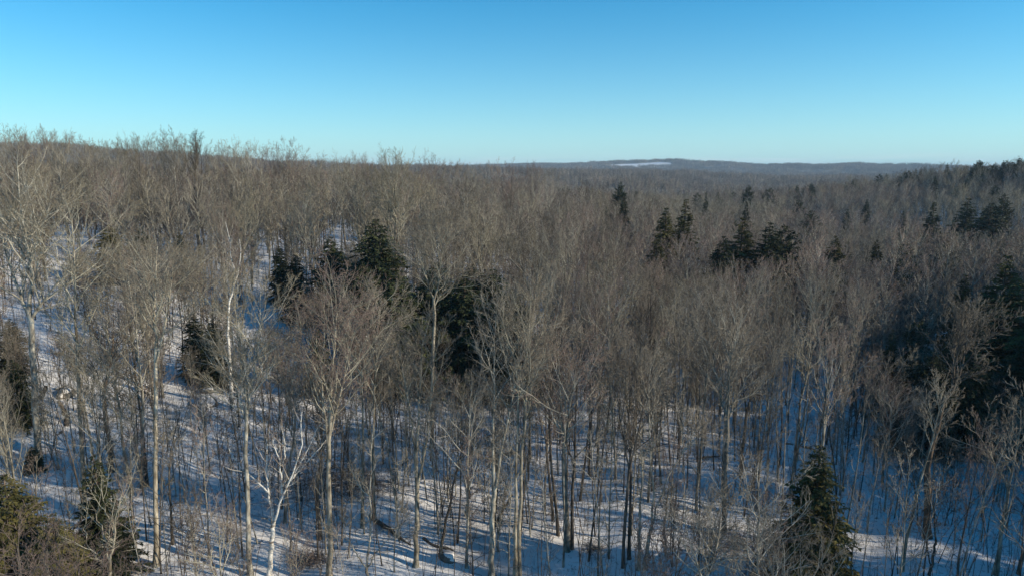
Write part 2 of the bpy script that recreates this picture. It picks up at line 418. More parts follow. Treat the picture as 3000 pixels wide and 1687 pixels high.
def add_tree(x, y, H, i=None, bk=None, tw=None, thick=1., lean=(0, 0), sink=.15, name='bare_tree'):
    i = int(rng.integers(len(PROTO))) if i is None else i
    tm, cm, style, H0 = PROTO[i]
    bk = bk or BTONE[int(rng.integers(len(BTONE)))]
    if tw is None:       # olive and tan stands on the left-hand rise, red maples in the middle, grey aspens in the valley
        q = x / max(y, 1) * 2000 + 1500 + rng.normal(0, 260)
        pool = ['olive', 'olive', 'grey', 'reddish', 'olive'] if q < 700 else ['reddish', 'grey', 'olive', 'reddish', 'grey'] if q < 1500 else ['grey', 'grey', 'reddish', 'olive', 'dark']
        tw = pool[int(rng.integers(5))]
    z = g1(x, y) - sink
    o = empty(name, (x, y, z), rng.uniform(0, 6.28))
    s = H / H0; o.scale = (s * thick, s * thick, s); o.rotation_euler = (lean[1], lean[0], rng.uniform(0, 6.28))
    part('trunk', tm, o, [BARK[bk]]); part('crown', cm, o, [LIMB[LIMB_OF[bk]], TWIG[tw]])
    TREES.append(dict(o=o, p=np.array([x, y, z]), H=H, bk=bk, tw=tw, form=FORM[style], cat='tree'))
    return o
def custom_tree(paths, t, r0s, label, bk='grey', tw='grey', depth=.5, seed=0, name='bare_tree', cat='tree', group='bare trees on the near slope', kl=16, crown0=.5, spread=(.16, .26), k2=7, base=None, k4=3, **kw):
    """paths: photo-pixel polylines of the stems at the distance t, the first one from the ground"""
    rg = np.random.default_rng(900 + seed)
    b = at(*paths[0][0], t); b[2] = g1(b[0], b[1]) - .15
    tr = Tubes(); cr = Tubes(); n = 0
    o = empty(name, b, 0, label, cat, group)
    ls = []
    for j, pth in enumerate(paths):
        W3 = np.array([at(px, py, t) for px, py in pth]) - b
        dj = rg.uniform(-1, 1) * depth
        if j > 0 or len(paths) == 1:
            W3[:, 1] += np.linspace(0, 1, len(W3)) * dj
        P = resample(W3, 12)
        if j == 0: P[0] = (P[0][0], P[0][1], 0)
        P[1:-1] += rg.normal(0, .035, P[1:-1].shape) * np.array([1, 1, .2])
        ra, rb = r0s[j]; Rj = ra + (rb - ra) * np.linspace(0, 1, 12) ** .9
        if j == 0: Rj[0] *= 1.45
        ls.append((P, Rj))
    if len(ls) > 1 and ls[0][1][-1] > .06:
        tr.add(*ls[0], 8); rest = ls[1:]
    else: rest = ls
    t2, c2 = hardwood(rg, rest, kl=kl, crown0=crown0, spread=spread, k2=k2, k4=k4, **kw)
    for v in t2.V: tr.V.append(v)
    for q in t2.Q: tr.Q.append(q + tr.n)
    for q in t2.T: tr.T.append(q + tr.n)
    tr.qm += t2.qm; tr.tm += t2.tm; tr.n += t2.n
    part('trunk', tr.mesh('trunk', [BARK[bk]]), o); part('crown', c2.mesh('crown', [LIMB[LIMB_OF[bk]], TWIG[tw]]), o)
    TREES.append(dict(o=o, p=b, H=max(l[0][-1, 2] for l in ls), fixed=True, cat=cat))
    return o, b

# ---- signature trees of the near slope
T_ = lambda px, py: hit(px, py)[1]
LAND = []      # (phrase, point) used by the labels of the other trees
def sig(paths, r0s, label, phrase, t=None, **kw):
    t = t or T_(*paths[0][0])
    o, b = custom_tree(paths, t, r0s, label, **kw)
    if phrase: LAND.append((phrase, b + np.array([0, 0, 5.])))
    return o
sig([[(789,1687),(795,1600),(803,1531)], [(803,1531),(796,1490),(784,1441),(777,1390),(780,1320),(776,1290)], [(784,1441),(745,1400),(712,1375),(699,1355),(672,1310)],
     [(803,1531),(815,1490),(827,1455),(855,1400),(874,1341),(888,1290),(890,1200)], [(850,1410),(875,1365),(905,1310),(931,1256),(948,1222)], [(860,1400),(905,1345),(945,1300),(975,1262)],
     [(827,1455),(826,1400),(824,1360),(815,1320),(805,1280)], [(826,1390),(834,1340),(837,1290),(828,1240)]],
    [(.165,.135),(.085,.022),(.055,.018),(.085,.022),(.042,.015),(.04,.015),(.07,.02),(.05,.016)],
    'white paper birch with peeling bark and a wide fan of bare limbs', 'white birch', bk='white', tw='reddish', kl=18, crown0=.45, spread=(.08, .16), seed=1, k3=3, k4=2, name='birch_tree', cat='birch', group='birches', k2=4)
sig([[(1218,1664),(1222,1560),(1222,1430),(1218,1332)], [(1218,1332),(1205,1230),(1195,1170),(1175,1080),(1163,1010)], [(1219,1340),(1226,1250),(1228,1150),(1234,1060),(1236,930)], [(1222,1440),(1236,1380),(1250,1280),(1262,1150),(1275,1040),(1290,960)]],
    [(.17,.13),(.085,.02),(.085,.02),(.10,.02)], 'dark-based tree whose trunk splits into three pale upright stems', 'three-stemmed pale tree', bk='tan', tw='grey', seed=2, crown0=.62, kl=22, spread=(.12,.2))
sig([[(1440,1690),(1440,1600),(1443,1480),(1446,1420)], [(1446,1420),(1444,1330),(1447,1200),(1447,1050),(1455,900)], [(1447,1450),(1462,1380),(1474,1284),(1490,1210),(1510,1130),(1530,1000)]],
    [(.20,.15),(.11,.02),(.11,.02)], 'grey tree forking low into one upright and one outward-leaning stem', 'low-forked grey tree', seed=3, crown0=.6, kl=24, spread=(.13,.22))
sig([[(1521,1700),(1521,1560),(1527,1400),(1535,1250),(1543,1142),(1550,980),(1556,860)]], [(.15,.025)], 'pale tree leaning across its straighter twin at the slope foot', 'crossing pale trunks', bk='tan', seed=4, crown0=.55, kl=22)
sig([[(1509,1700),(1509,1560),(1512,1400),(1516,1250),(1520,1100),(1518,900)]], [(.14,.025)], 'straight pale trunk crossed by the leaning one beside it', None, bk='tan', seed=5, crown0=.6, kl=18)
sig([[(2121,1559),(2122,1450),(2126,1350),(2131,1225)], [(2131,1225),(2133,1150),(2140,1050),(2150,960),(2160,880)], [(2131,1225),(2115,1180),(2100,1100),(2090,1000)], [(2131,1230),(2155,1170),(2190,1110),(2215,1080)]],
    [(.19,.15),(.11,.02),(.085,.02),(.07,.02)], 'broad tree with pale limbs spreading from a brown trunk below', 'broad pale-limbed tree', bk='grey', tw='grey', seed=6, crown0=.5, kl=30, spread=(.17,.28))
sig([[(2315,1450),(2325,1380),(2332,1300),(2345,1180),(2366,1090),(2385,1010),(2405,960)], [(2366,1090),(2345,1060),(2330,1020)]], [(.14,.03),(.05,.02)], 'lit slim tree rising out of the blue-shaded snow', 'slim lit tree', bk='tan', seed=7, crown0=.62, kl=18)
sig([[(2642,1673),(2660,1560),(2690,1430),(2727,1303),(2745,1230),(2760,1150)]], [(.12,.025)], 'slim pale trunk slanting outward in front of the dark pine stem', 'slanting pale trunk', bk='tan', tw='grey', seed=8, crown0=.7, kl=12)
sig([[(2917,1687),(2930,1590),(2950,1460),(2970,1360),(2983,1300),(2990,1200)], [(2955,1430),(2935,1390),(2900,1320),(2860,1250)]], [(.15,.03),(.06,.015)], 'pale tree with a long dead limb reaching over shaded snow', 'long-limbed pale tree', bk='tan', tw='grey', seed=9, crown0=.6, kl=14)
sig([[(2718,1575),(2718,1450),(2720,1330),(2742,1270),(2760,1180),(2790,1140)], [(2790,1145),(2800,1060),(2812,980),(2820,930)], [(2790,1145),(2820,1070),(2840,1010),(2850,960)]],
    [(.26,.15),(.10,.02),(.10,.02)], 'stout rough-barked tree with a twin-stemmed pale top', 'stout rough-barked tree', bk='brown', tw='grey', seed=10, crown0=.45, kl=24, spread=(.16,.26))
sig([[(2723,1690),(2735,1620),(2742,1580)], [(2742,1580),(2735,1520),(2735,1470),(2760,1400)], [(2728,1660),(2712,1600),(2700,1560),(2680,1520)]], [(.10,.07),(.06,.015),(.05,.015)], 'small dark crooked tree dividing near the snow', None, bk='dark', tw='dark', seed=11, crown0=.4, kl=10, name='small_tree', group='small trees')
sig([[(1078,1720),(1074,1663)], [(1074,1663),(1055,1640),(1030,1600),(1005,1570)], [(1074,1663),(1085,1560),(1082,1450),(1086,1330),(1092,1200)], [(1076,1660),(1100,1620),(1130,1585),(1165,1560)]], [(.11,.09),(.055,.02),(.07,.02),(.05,.015)], 'small grey tree with a low candelabra fork at the slope foot', 'candelabra tree', bk='grey', tw='grey', seed=12, crown0=.3, kl=16, spread=(.12,.22))
sig([[(1062,1545),(1064,1440),(1064,1300),(1062,1150),(1060,1000),(1058,880)]], [(.13,.02)], 'straight pale-barked tree behind the brush pile, twin to its neighbour', 'brush-pile pale twins', bk='tan', seed=13, crown0=.6, kl=18)
sig([[(1098,1520),(1095,1430),(1092,1250),(1096,1120),(1102,1000),(1115,880)]], [(.12,.02)], 'pale tree curving gently beside the brush pile', None, bk='tan', seed=14, crown0=.55, kl=18)
sig([[(964,1700),(966,1560),(963,1400),(962,1300),(972,1200)], [(962,1320),(968,1200),(975,1080),(985,950),(1000,850)], [(962,1330),(955,1250),(945,1100),(930,980)], [(966,1280),(985,1200),(1015,1080),(1040,960)]], [(.19,.12),(.1,.02),(.08,.02),(.08,.02)], 'sturdy light-barked tree carrying a brushy reddish crown', 'sturdy reddish tree', bk='tan', tw='reddish', seed=15, crown0=.55, kl=30, spread=(.18,.3))
sig([[(1289,1630),(1300,1560),(1318,1470),(1332,1400),(1351,1327),(1362,1250)], [(1332,1400),(1350,1350),(1400,1290)]], [(.12,.03),(.05,.015)], 'dark thin tree leaning outward past the snowy hollow', 'leaning dark tree', bk='dark', tw='grey', seed=16, crown0=.7, kl=12)
sig([[(1870,1670),(1872,1560),(1878,1420),(1878,1310)]], [(.13,.05)], 'snapped grey trunk with a jagged top', None, bk='grey', tw='grey', seed=17, crown0=.8, kl=5, group='standing dead trunks')
sig([[(1889,1670),(1897,1600),(1910,1535)], [(1910,1535),(1912,1430),(1905,1330),(1900,1180),(1905,1050)], [(1910,1540),(1930,1470),(1955,1400),(2000,1320),(2030,1290)]], [(.15,.11),(.085,.02),(.08,.02)], 'crooked tree forking in a wide V above the snow', 'wide V-forked tree', bk='grey', tw='grey', seed=18, crown0=.55, kl=22, spread=(.14,.24))
sig([[(325,1385),(322,1330),(318,1290),(300,1200),(305,1120),(318,1060),(320,980)]], [(.20,.06)], 'dark crooked trunk bending like an S on the bright slope', 'S-bent dark trunk', bk='brown', tw='dark', seed=19, crown0=.6, kl=14)
sig([[(244,1510),(243,1400),(238,1250),(230,1100),(226,1000),(222,860),(215,720),(212,600)]], [(.17,.03)], 'tall pale trunk rising straight behind the near hemlock', 'tall pale trunk', bk='tan', tw='olive', seed=20, crown0=.5, kl=24)
sig([[(456,1660),(456,1500),(456,1300),(455,1150),(458,1000)], [(458,1010),(455,920),(462,800),(470,720)], [(458,1060),(478,980),(500,880),(510,780)]], [(.165,.1),(.08,.02),(.07,.02)], 'birch-pale straight trunk standing alone on the striped snow', 'lone birch-pale trunk', bk='tan', tw='grey', seed=21, crown0=.6, kl=22)
# tall wide-limbed tree at the photo edge
sig([[(112,1345),(106,1200),(97,1050),(90,940),(80,900)], [(88,935),(62,870),(40,800),(15,720),(-10,640)], [(85,915),(95,800),(70,650),(60,560),(55,480)], [(90,935),(130,880),(170,830),(215,790)], [(80,800),(110,700),(150,620),(165,560)], [(75,760),(40,690),(20,620)]],
    [(.27,.19),(.15,.035),(.17,.04),(.14,.03),(.10,.03),(.09,.03)], 'big olive-limbed tree with wide-reaching boughs over the slope', 'big olive-limbed tree', bk='grey', tw='olive', seed=22, crown0=.42, kl=40, spread=(.12,.22))
sig([[(1265,1330),(1266,1200),(1268,1050),(1272,960),(1270,880)], [(1270,885),(1255,830),(1235,780),(1190,735)], [(1270,885),(1290,820),(1285,740),(1275,640)], [(1270,900),(1300,850),(1330,820),(1370,800)], [(1283,760),(1310,710),(1325,650)]],
    [(.20,.13),(.09,.02),(.1,.02),(.07,.02),(.05,.015)], 'spreading pale tree in front of the dark hemlock stand', 'spreading pale tree', bk='tan', tw='grey', seed=23, crown0=.55, kl=36, spread=(.12,.2), t=62)
sig([[(1165,860),(1162,780),(1158,700),(1160,620),(1157,550),(1152,500)], [(1160,720),(1180,640),(1200,580),(1205,540)], [(1158,720),(1130,640),(1110,580),(1100,550)]], [(.28,.03),(.10,.02),(.10,.02)], 'tallest olive-grey tree of the ridge with a rounded crown', 'tallest ridge tree', bk='tan', tw='olive', seed=24, crown0=.55, kl=40, spread=(.16,.26), t=92)
sig([[(575,620),(573,560),(570,500),(572,450),(570,400)]], [(.22,.03)], 'dark tree standing above the skyline like a broom', 'dark skyline tree', bk='dark', tw='dark', seed=25, crown0=.45, kl=24, spread=(.08,.15), ang=(18, 36), t=118)
sig([[(668,1010),(668,930),(672,880),(680,860)], [(678,870),(690,800),(678,760),(672,700),(660,650)], [(680,860),(698,790),(704,740),(700,700)]], [(.13,.09),(.06,.015),(.05,.015)], 'thin white birch stem showing through brown twigs', 'thin white birch', bk='white', tw='reddish', seed=26, crown0=.6, kl=14, name='birch_tree', cat='birch', group='birches', spread=(.08,.15), t=64)
sig([[(735,1690),(728,1600),(725,1450),(720,1300),(722,1200)], [(722,1210),(715,1100),(705,980),(690,860)], [(722,1220),(740,1100),(760,980),(775,880)], [(722,1250),(700,1150),(670,1040)]], [(.18,.11),(.08,.02),(.08,.02),(.06,.02)], 'bushy olive-grey tree directly behind the white birch', None, bk='grey', tw='olive', seed=27, crown0=.55, kl=30, spread=(.14,.25))
# crowns that rise into the bottom of the frame from trees standing nearer
sig([[(330,2350),(325,2000),(318,1760),(320,1640)], [(320,1640),(300,1580),(270,1520),(240,1480)], [(320,1650),(335,1560),(345,1480),(358,1400)], [(318,1660),(290,1640),(250,1590),(245,1540)], [(335,1560),(315,1500),(305,1420)]], [(.13,.08),(.045,.012),(.055,.012),(.04,.012),(.035,.01)],
    'small pale forked tree in front of the near hemlock', 'pale forked tree', bk='tan', tw='olive', seed=28, crown0=.74, kl=9, spread=(.10,.20), t=30, k2=4, k3=3, k4=2)
for j, (px, py, lab) in enumerate([(60,1560,'reddish brushy crown of a young tree below the hemlocks'), (190,1640,'low reddish crown tucked between the two near hemlocks'), (2230,1400,'pale twiggy young tree beside the spire-shaped conifer'), (2090,1480,'grey brushy young tree in front of the broad tree'), (2330,1560,'short tangled tree leaning against the spire-shaped conifer'), (640,1500,'brown brushy young tree beneath the white birch')]):
    t = (29, 28, 36, 36, 33, 37)[j]
    p = at(px, py, t); H = p[2] - g1(p[0], p[1]) + .5
    o = add_tree(p[0], p[1], max(4, H), i=(1, 4, 1, 2, 4, 1)[j], bk=('dark','dark','grey','grey','grey','tan')[j], tw=('reddish','reddish','grey','grey','grey','reddish')[j], thick=1.25, name='small_tree')
    TREES[-1]['fixed'] = True; tag(o, lab, 'tree', 'small trees')

for j, (px, py, t, i, lab) in enumerate([(18,372,128,8,'tall bare tree first along the skyline over the far ridge'),(95,378,130,4,'rounded skyline tree second along the ridge, twigs against blue sky'),(168,384,122,2,'twin-stemmed skyline tree with an open lacy top'),
    (250,392,132,6,'skyline tree with a flat lacy top, grey twigs'),(330,405,126,1,'full-crowned skyline tree halfway to the dark broom-like one'),(420,405,128,8,'open-topped skyline tree just before the dark broom-like one'),(500,385,121,4,'big fan-topped skyline tree touching the dark broom-like one'),
    (645,432,136,10,'low round skyline tree after the dark broom-like one'),(715,408,120,2,'two-headed skyline tree past the dark broom-like one'),(828,400,126,6,'upright brushy skyline tree standing clear of its neighbours'),(990,452,132,1,'bushy skyline tree where the ridge starts to fall'),
    (1055,462,140,4,'wide skyline tree on the falling ridge, reddish twigs'),(1150,452,136,8,'full skyline crown above the tallest olive-grey ridge tree'),(1255,458,150,10,'lacy skyline tree halfway down the falling ridge'),(1345,474,158,2,'small lacy skyline tree near the end of the ridge'),(1568,480,205,4,'lone bare treetop breaking the horizon beside the far blue hill')]):
    p = at(px, py, t); H = p[2] - g1(p[0], p[1])
    add_tree(p[0], p[1], H * .97, i=i, bk=('grey','tan','grey','dark')[j % 4], tw=('olive','reddish','grey','reddish')[j % 4], thick=.85)
    TREES[-1]['fixed'] = True; tag(TREES[-1]['o'], lab, 'tree', 'skyline trees of the ridge')
CONIFERS = [ # apex pixel, distance, proto, tone, width, label, landmark phrase
 (284,1327,40,0,'dark',1.25,'dark pointed hemlock standing before the pale trunks on the snow','near pointed hemlock'),
 (25,1370,37,1,'olive',1.35,'wide golden-brown hemlock at the bottom corner of the slope','golden-brown corner hemlock'),
 (130,1500,36,1,'olive',1.2,'squat olive hemlock overlapping the wide golden-brown one',None),
 (95,1300,52,1,'dark',1.6,'small hemlock with a snow clump on its outstretched bough',None),
 (15,930,62,1,'dark',1.2,'black-green hemlock against bright snow under the big olive-limbed tree','black-green edge hemlock'),
 (40,1045,56,1,'dark',1.2,'lower hemlock nestled under the black-green one by bright snow',None),
 (208,1535,40,0,'dark',1.3,'knee-high hemlock sapling at the foot of the pointed hemlock',None),
 (2393,1292,42,0,'olive',1.5,'spire-shaped conifer glowing olive on its sunny flank above shaded snow','spire-shaped conifer'),
 (1077,638,85,1,'dark',1.45,'tall black-green hemlock next to the snow gap on the ridge','snow-gap hemlock'),
 (1130,700,84,1,'dark',1.4,'hemlock stepping down behind the tall black-green one',None),
 (955,690,90,1,'dark',1.3,'narrow dark hemlock across the snow gap from the tall one',None),
 (1180,805,72,1,'dark',1.5,'hemlock half hidden by the spreading pale tree',None),
 (1250,790,76,1,'dark',1.5,'dark hemlock directly behind the trunk of the spreading pale tree',None),
 (1340,800,75,1,'dark',1.5,'low dark hemlock just past the spreading pale tree',None),
 (1420,810,78,1,'dark',1.5,'dark hemlock toward the far end of the hemlock stand','outermost stand hemlock'),
 (1495,835,74,1,'dark',1.4,'last shadowy hemlock ending the stand in front of grey crowns',None),
 (1050,765,82,1,'dark',1.2,'dark hemlock between the snow gap and the spreading pale tree',None),
 (1105,835,76,1,'dark',1.2,'hemlock sunk in shade under the tall black-green one',None),
 (1300,765,80,1,'dark',1.5,'wide hemlock at the back of the dark stand',None),
 (1385,770,82,1,'dark',1.5,'back hemlock of the stand with a ragged shadowed top',None),
 (1465,785,80,1,'dark',1.5,'back hemlock near the outermost one of the stand',None),
 (860,745,88,1,'dark',1.1,'flat-topped hemlock short of the snow gap',None),
 (815,720,93,1,'dark',1.0,'dim hemlock behind brown twigs short of the snow gap',None),
 (2965,880,75,1,'dark',1.4,'wide dark conifer below the massive golden-olive one at the edge',None),
 (2890,905,74,1,'dark',1.4,'wide dark conifer filling the shade between golden-olive and near-black ones',None),
 (2990,985,66,1,'dark',1.4,'lowest wide conifer of the dark mass at the edge',None),
 (2830,880,80,0,'dark',1.3,'dark conifer just uphill of the near-black one',None),
 (2700,930,78,1,'dark',1.2,'dim conifer over the shadowy spreading one',None),
 (2870,1010,65,1,'dark',1.2,'dark conifer under the massive golden-olive one',None),
 (2750,1030,64,1,'dark',1.2,'broad gloomy conifer in front of the near-black one',None),
 (330,655,92,1,'olive',1.5,'rounded olive hemlock among the trunks of the upper slope','rounded upper-slope hemlock'),
 (405,665,95,1,'dark',1.4,'dark hemlock shoulder to shoulder with the rounded olive one',None),
 (525,680,95,1,'dark',1.1,'narrow dark hemlock under the dark skyline tree',None),
 (560,915,69,1,'dark',1.05,'dark hemlock above the bare boulders on the slope','boulder-side hemlock'),
 (610,935,68,1,'dark',1.2,'lower hemlock touching the one above the boulders',None),
 (930,958,69,1,'dark',1.0,'small dark hemlock beneath the reddish brushy crowns',None),
 (1812,532,230,3,'dark',.7,'lone round-headed pine poking above the far canopy','lone round-headed pine'),
 (1830,568,170,2,'dark',1.0,'dark pine directly below the round-headed one',None),
 (2003,582,130,2,'olive',1.35,'tall pointed pine towering over the valley canopy','tall pointed valley pine'),
 (1950,606,128,0,'olive',1.3,'olive pine leaning on the tall pointed one',None),
 (1922,690,108,0,'olive',1.3,'small olive conifer low before the tall pointed pine',None),
 (2172,636,110,0,'olive',1.4,'broad olive-topped conifer paired with a darker one','olive-topped conifer pair'),
 (2245,648,108,0,'dark',1.4,'darker conifer of the pair in the middle of the valley canopy',None),
 (2125,690,106,1,'dark',1.0,'low conifer at the skirt of the olive-topped pair',None),
 (2731,592,170,2,'dark',1.4,'isolated dark conifer first of the valley-side trio',None),
 (2830,579,175,0,'dark',1.4,'pointed dark conifer in the middle of the valley-side trio','valley-side conifer trio'),
 (2888,592,165,1,'dark',1.3,'bulkiest conifer of the valley-side trio',None),
 (2950,566,200,3,'olive',.7,'pale olive pine upslope of the valley-side trio',None),
 (2455,690,130,1,'olive',.9,'small olive conifer sunk in the shaded valley canopy','sunken olive conifer'),
 (2565,700,128,1,'olive',.7,'yellow-green conifer tip showing through grey twigs',None),
 (2820,800,88,0,'olive',1.0,'olive conifer beneath the valley-side trio','olive conifer under the trio'),
 (2950,745,78,0,'olive',1.3,'massive golden-olive conifer at the shaded valley edge','massive golden-olive conifer'),
 (3010,800,72,1,'olive',1.3,'bulky conifer fused with the massive golden-olive one',None),
 (2800,955,68,0,'dark',1.2,'near-black conifer behind the stout rough-barked tree','near-black conifer'),
 (2680,1050,66,1,'dark',1.2,'shadowy conifer spreading beside the near-black one',None),
 (2610,960,74,0,'dark',.9,'thin conifer tip hidden among trunks near the near-black one',None),
 (2190,541,330,3,'dark',.75,'solitary round pine out on the valley floor','solitary valley-floor pine'),
 (2190,590,215,2,'dark',1.0,'slim pine closer than the solitary round one',None),
 (2067,567,260,2,'dark',.8,'tiny dark pine between the tall pointed one and the hills',None),
 (2800,545,290,3,'dark',.7,'scraggly pine on the flank of the far knoll',None),
 (2830,530,300,2,'dark',.8,'feathery pine just above the scraggly one on the knoll flank',None)]
RW = (2.2, 2.6, 1.8, 3.2)
for px, py, t, i, tone, wd, lab, phrase in CONIFERS:
    p = at(px, py, t); H = p[2] - g1(p[0], p[1])
    WINDOWS.append((px, RW[i] * H / 11 * wd * .62 * FPX / t, py + (210 if px > 2790 and t < 95 else min((.56 if 850 < px < 1530 else .30) * H * FPX / t, 180 if px < 1530 else 100)), t))
WINDOWS += [(826, 105, 1560, 42.), (2393, 70, 1480, 40.)]
for px, py, up_, wd in ((826,1690,5.5,2.6),(2400,1600,2.5,5.5),(130,1000,.5,2.),(240,1130,.5,2.),(560,1170,.5,2.),(300,1250,.5,2.),(1700,1500,.5,1.6),(1800,1560,.5,1.6),(1350,1080,.5,2.),(110,1340,12,2.5),(456,1650,7,1.5),(2600,1560,.3,1.1),(2740,1590,.3,1.1),(2900,1640,.3,1.1),(2330,1420,.3,1.)):
    q_, _t = hit(px, py); SUNLIT.append((q_[0], q_[1], q_[2] + up_, wd))
for gx, gy, rx, ry in ((120,960,110,80),(560,1160,60,60),(790,930,60,100),(990,690,26,70),(195,735,50,25),(1380,1080,110,60)):
    WINDOWS.append((gx, rx, gy + ry * .4, hit(gx, gy)[1]))
_sx = [0, 60, 170, 330, 480, 570, 650, 720, 850, 1000, 1150, 1350, 1560, 1750]; _sy = [385, 392, 396, 412, 400, 400, 440, 425, 430, 462, 468, 482, 492, 510]
for k in range(40):
    px = 10 + k * 41 + rng.uniform(-18, 18); t = rng.uniform(112, 150) + max(0, px - 900) * .07
    p = at(px, np.interp(px, _sx, _sy) + rng.uniform(2, 32), t); H = p[2] - g1(p[0], p[1])
    if H > 10: add_tree(p[0], p[1], H, i=int(rng.choice([1, 2, 4, 8, 10, 7])), thick=.8)
# ---- straight trunks read off the photograph: base pixel, thickness, tone
CATALOG = [(173,1377,1.,'grey','olive'),(118,1244,.8,'dark','grey'),(216,1206,.6,'dark','grey'),(272,1340,.7,'tan','grey'),(388,1455,1.2,'tan','olive'),(417,1431,1.2,'grey','grey'),(431,1427,.9,'dark','grey'),
 (493,1325,.7,'dark','grey'),(545,1479,.9,'grey','grey'),(590,1479,.7,'grey','grey'),(507,1597,1.1,'dark','grey'),(614,1379,.8,'grey','reddish'),(585,1275,.8,'dark','grey'),(666,1588,.7,'dark','reddish'),
 (938,1583,1.6,'brown','dark'),(851,1245,1.3,'brown','reddish'),(637,1118,1.4,'brown','grey'),(1123,1360,.9,'dark','grey'),(1284,1569,.7,'grey','grey'),(1367,1663,1.1,'grey','grey'),(1448,1576,.8,'dark','grey'),
 (1339,1128,.6,'dark','grey'),(1312,1118,.7,'dark','grey'),(1291,1166,.8,'dark','grey'),(1595,1505,.8,'grey','grey'),(1621,1528,1.1,'dark','reddish'),(1635,1573,.8,'dark','grey'),(1661,1616,1.3,'grey','reddish'),
 (1675,1609,1.2,'dark','grey'),(1700,1469,.8,'dark','reddish'),(1727,1398,.7,'dark','grey'),(1746,1396,.6,'dark','grey'),(1763,1472,.7,'grey','grey'),(1803,1403,.8,'grey','olive'),(1844,1637,.9,'dark','grey'),
 (1825,1663,.7,'dark','grey'),(1945,1559,1.1,'brown','reddish'),(2332,1353,.9,'tan','grey'),(2280,1412,.7,'grey','grey'),(2983,1687,1.7,'brown','dark'),(2874,1588,.9,'tan','reddish'),(2540,1560,1.1,'grey','grey'),
 (2590,1500,.7,'grey','grey'),(2620,1520,.7,'dark','grey'),(2470,1440,.8,'grey','grey'),(2215,1500,.8,'grey','grey'),(2040,1500,.8,'grey','grey'),(60,1200,.8,'brown','grey'),(90,1180,.9,'dark','grey'),(360,1200,.8,'tan','olive'),
 (560,1250,.7,'grey','grey'),(700,1250,.8,'dark','olive'),(760,1400,.9,'grey','olive'),(830,1420,.8,'dark','reddish'),(1020,1350,.7,'dark','reddish'),(1200,1230,.7,'dark','grey'),(1150,1200,.8,'grey','grey'),(1240,1120,.7,'tan','grey'),
 (1400,1230,.7,'grey','grey'),(1480,1180,.7,'dark','reddish'),(1560,1260,.8,'grey','reddish'),(1640,1300,.8,'dark','reddish'),(1620,1180,.7,'grey','grey'),(1730,1250,.7,'grey','grey'),(1860,1280,.7,'dark','grey'),(1930,1330,.8,'grey','olive'),
 (2010,1250,.7,'grey','grey'),(2250,1280,.7,'dark','grey'),(2420,1300,.7,'dark','grey'),(2560,1330,.8,'grey','grey'),(2520,1310,.8,'tan','grey'),(2660,1400,.8,'dark','grey'),(2880,1330,.8,'grey','reddish'),(2960,1380,.8,'dark','grey'),
 (300,1080,.8,'grey','olive'),(400,1060,.8,'tan','olive'),(480,1040,.9,'grey','olive'),(180,1020,.9,'grey','olive'),(540,1100,.7,'dark','grey'),(30,1080,1.0,'dark','grey')]
placed = []
for d in TREES: placed.append(d['p'][:2])
for j, (px, py, th, bk, tw) in enumerate(CATALOG):
    P, t = hit(px, py)
    H = rng.uniform(14.5, 18.5) * (.9 if th < .75 else 1.0)
    H = limit(P[0], P[1], H, 0) or H; H = max(H, 7.5)
    i = [0, 3, 5, 2, 0, 3, 1, 9, 5, 6, 11, 4][j % 12]
    add_tree(P[0], P[1], H, i=i, bk=bk, tw=tw, thick=.85 * th ** .5 if th < 1 else th ** .6 * .95, lean=(rng.normal(0, .02), rng.normal(0, .02)))
    placed.append(P[:2])
    if (px, py) == (1661, 1616): LAND.append(('close dark trunk pair', P + [0, 0, 5]))
    if (px, py) == (938, 1583): LAND.append(('swollen brown trunk', P + [0, 0, 4]))

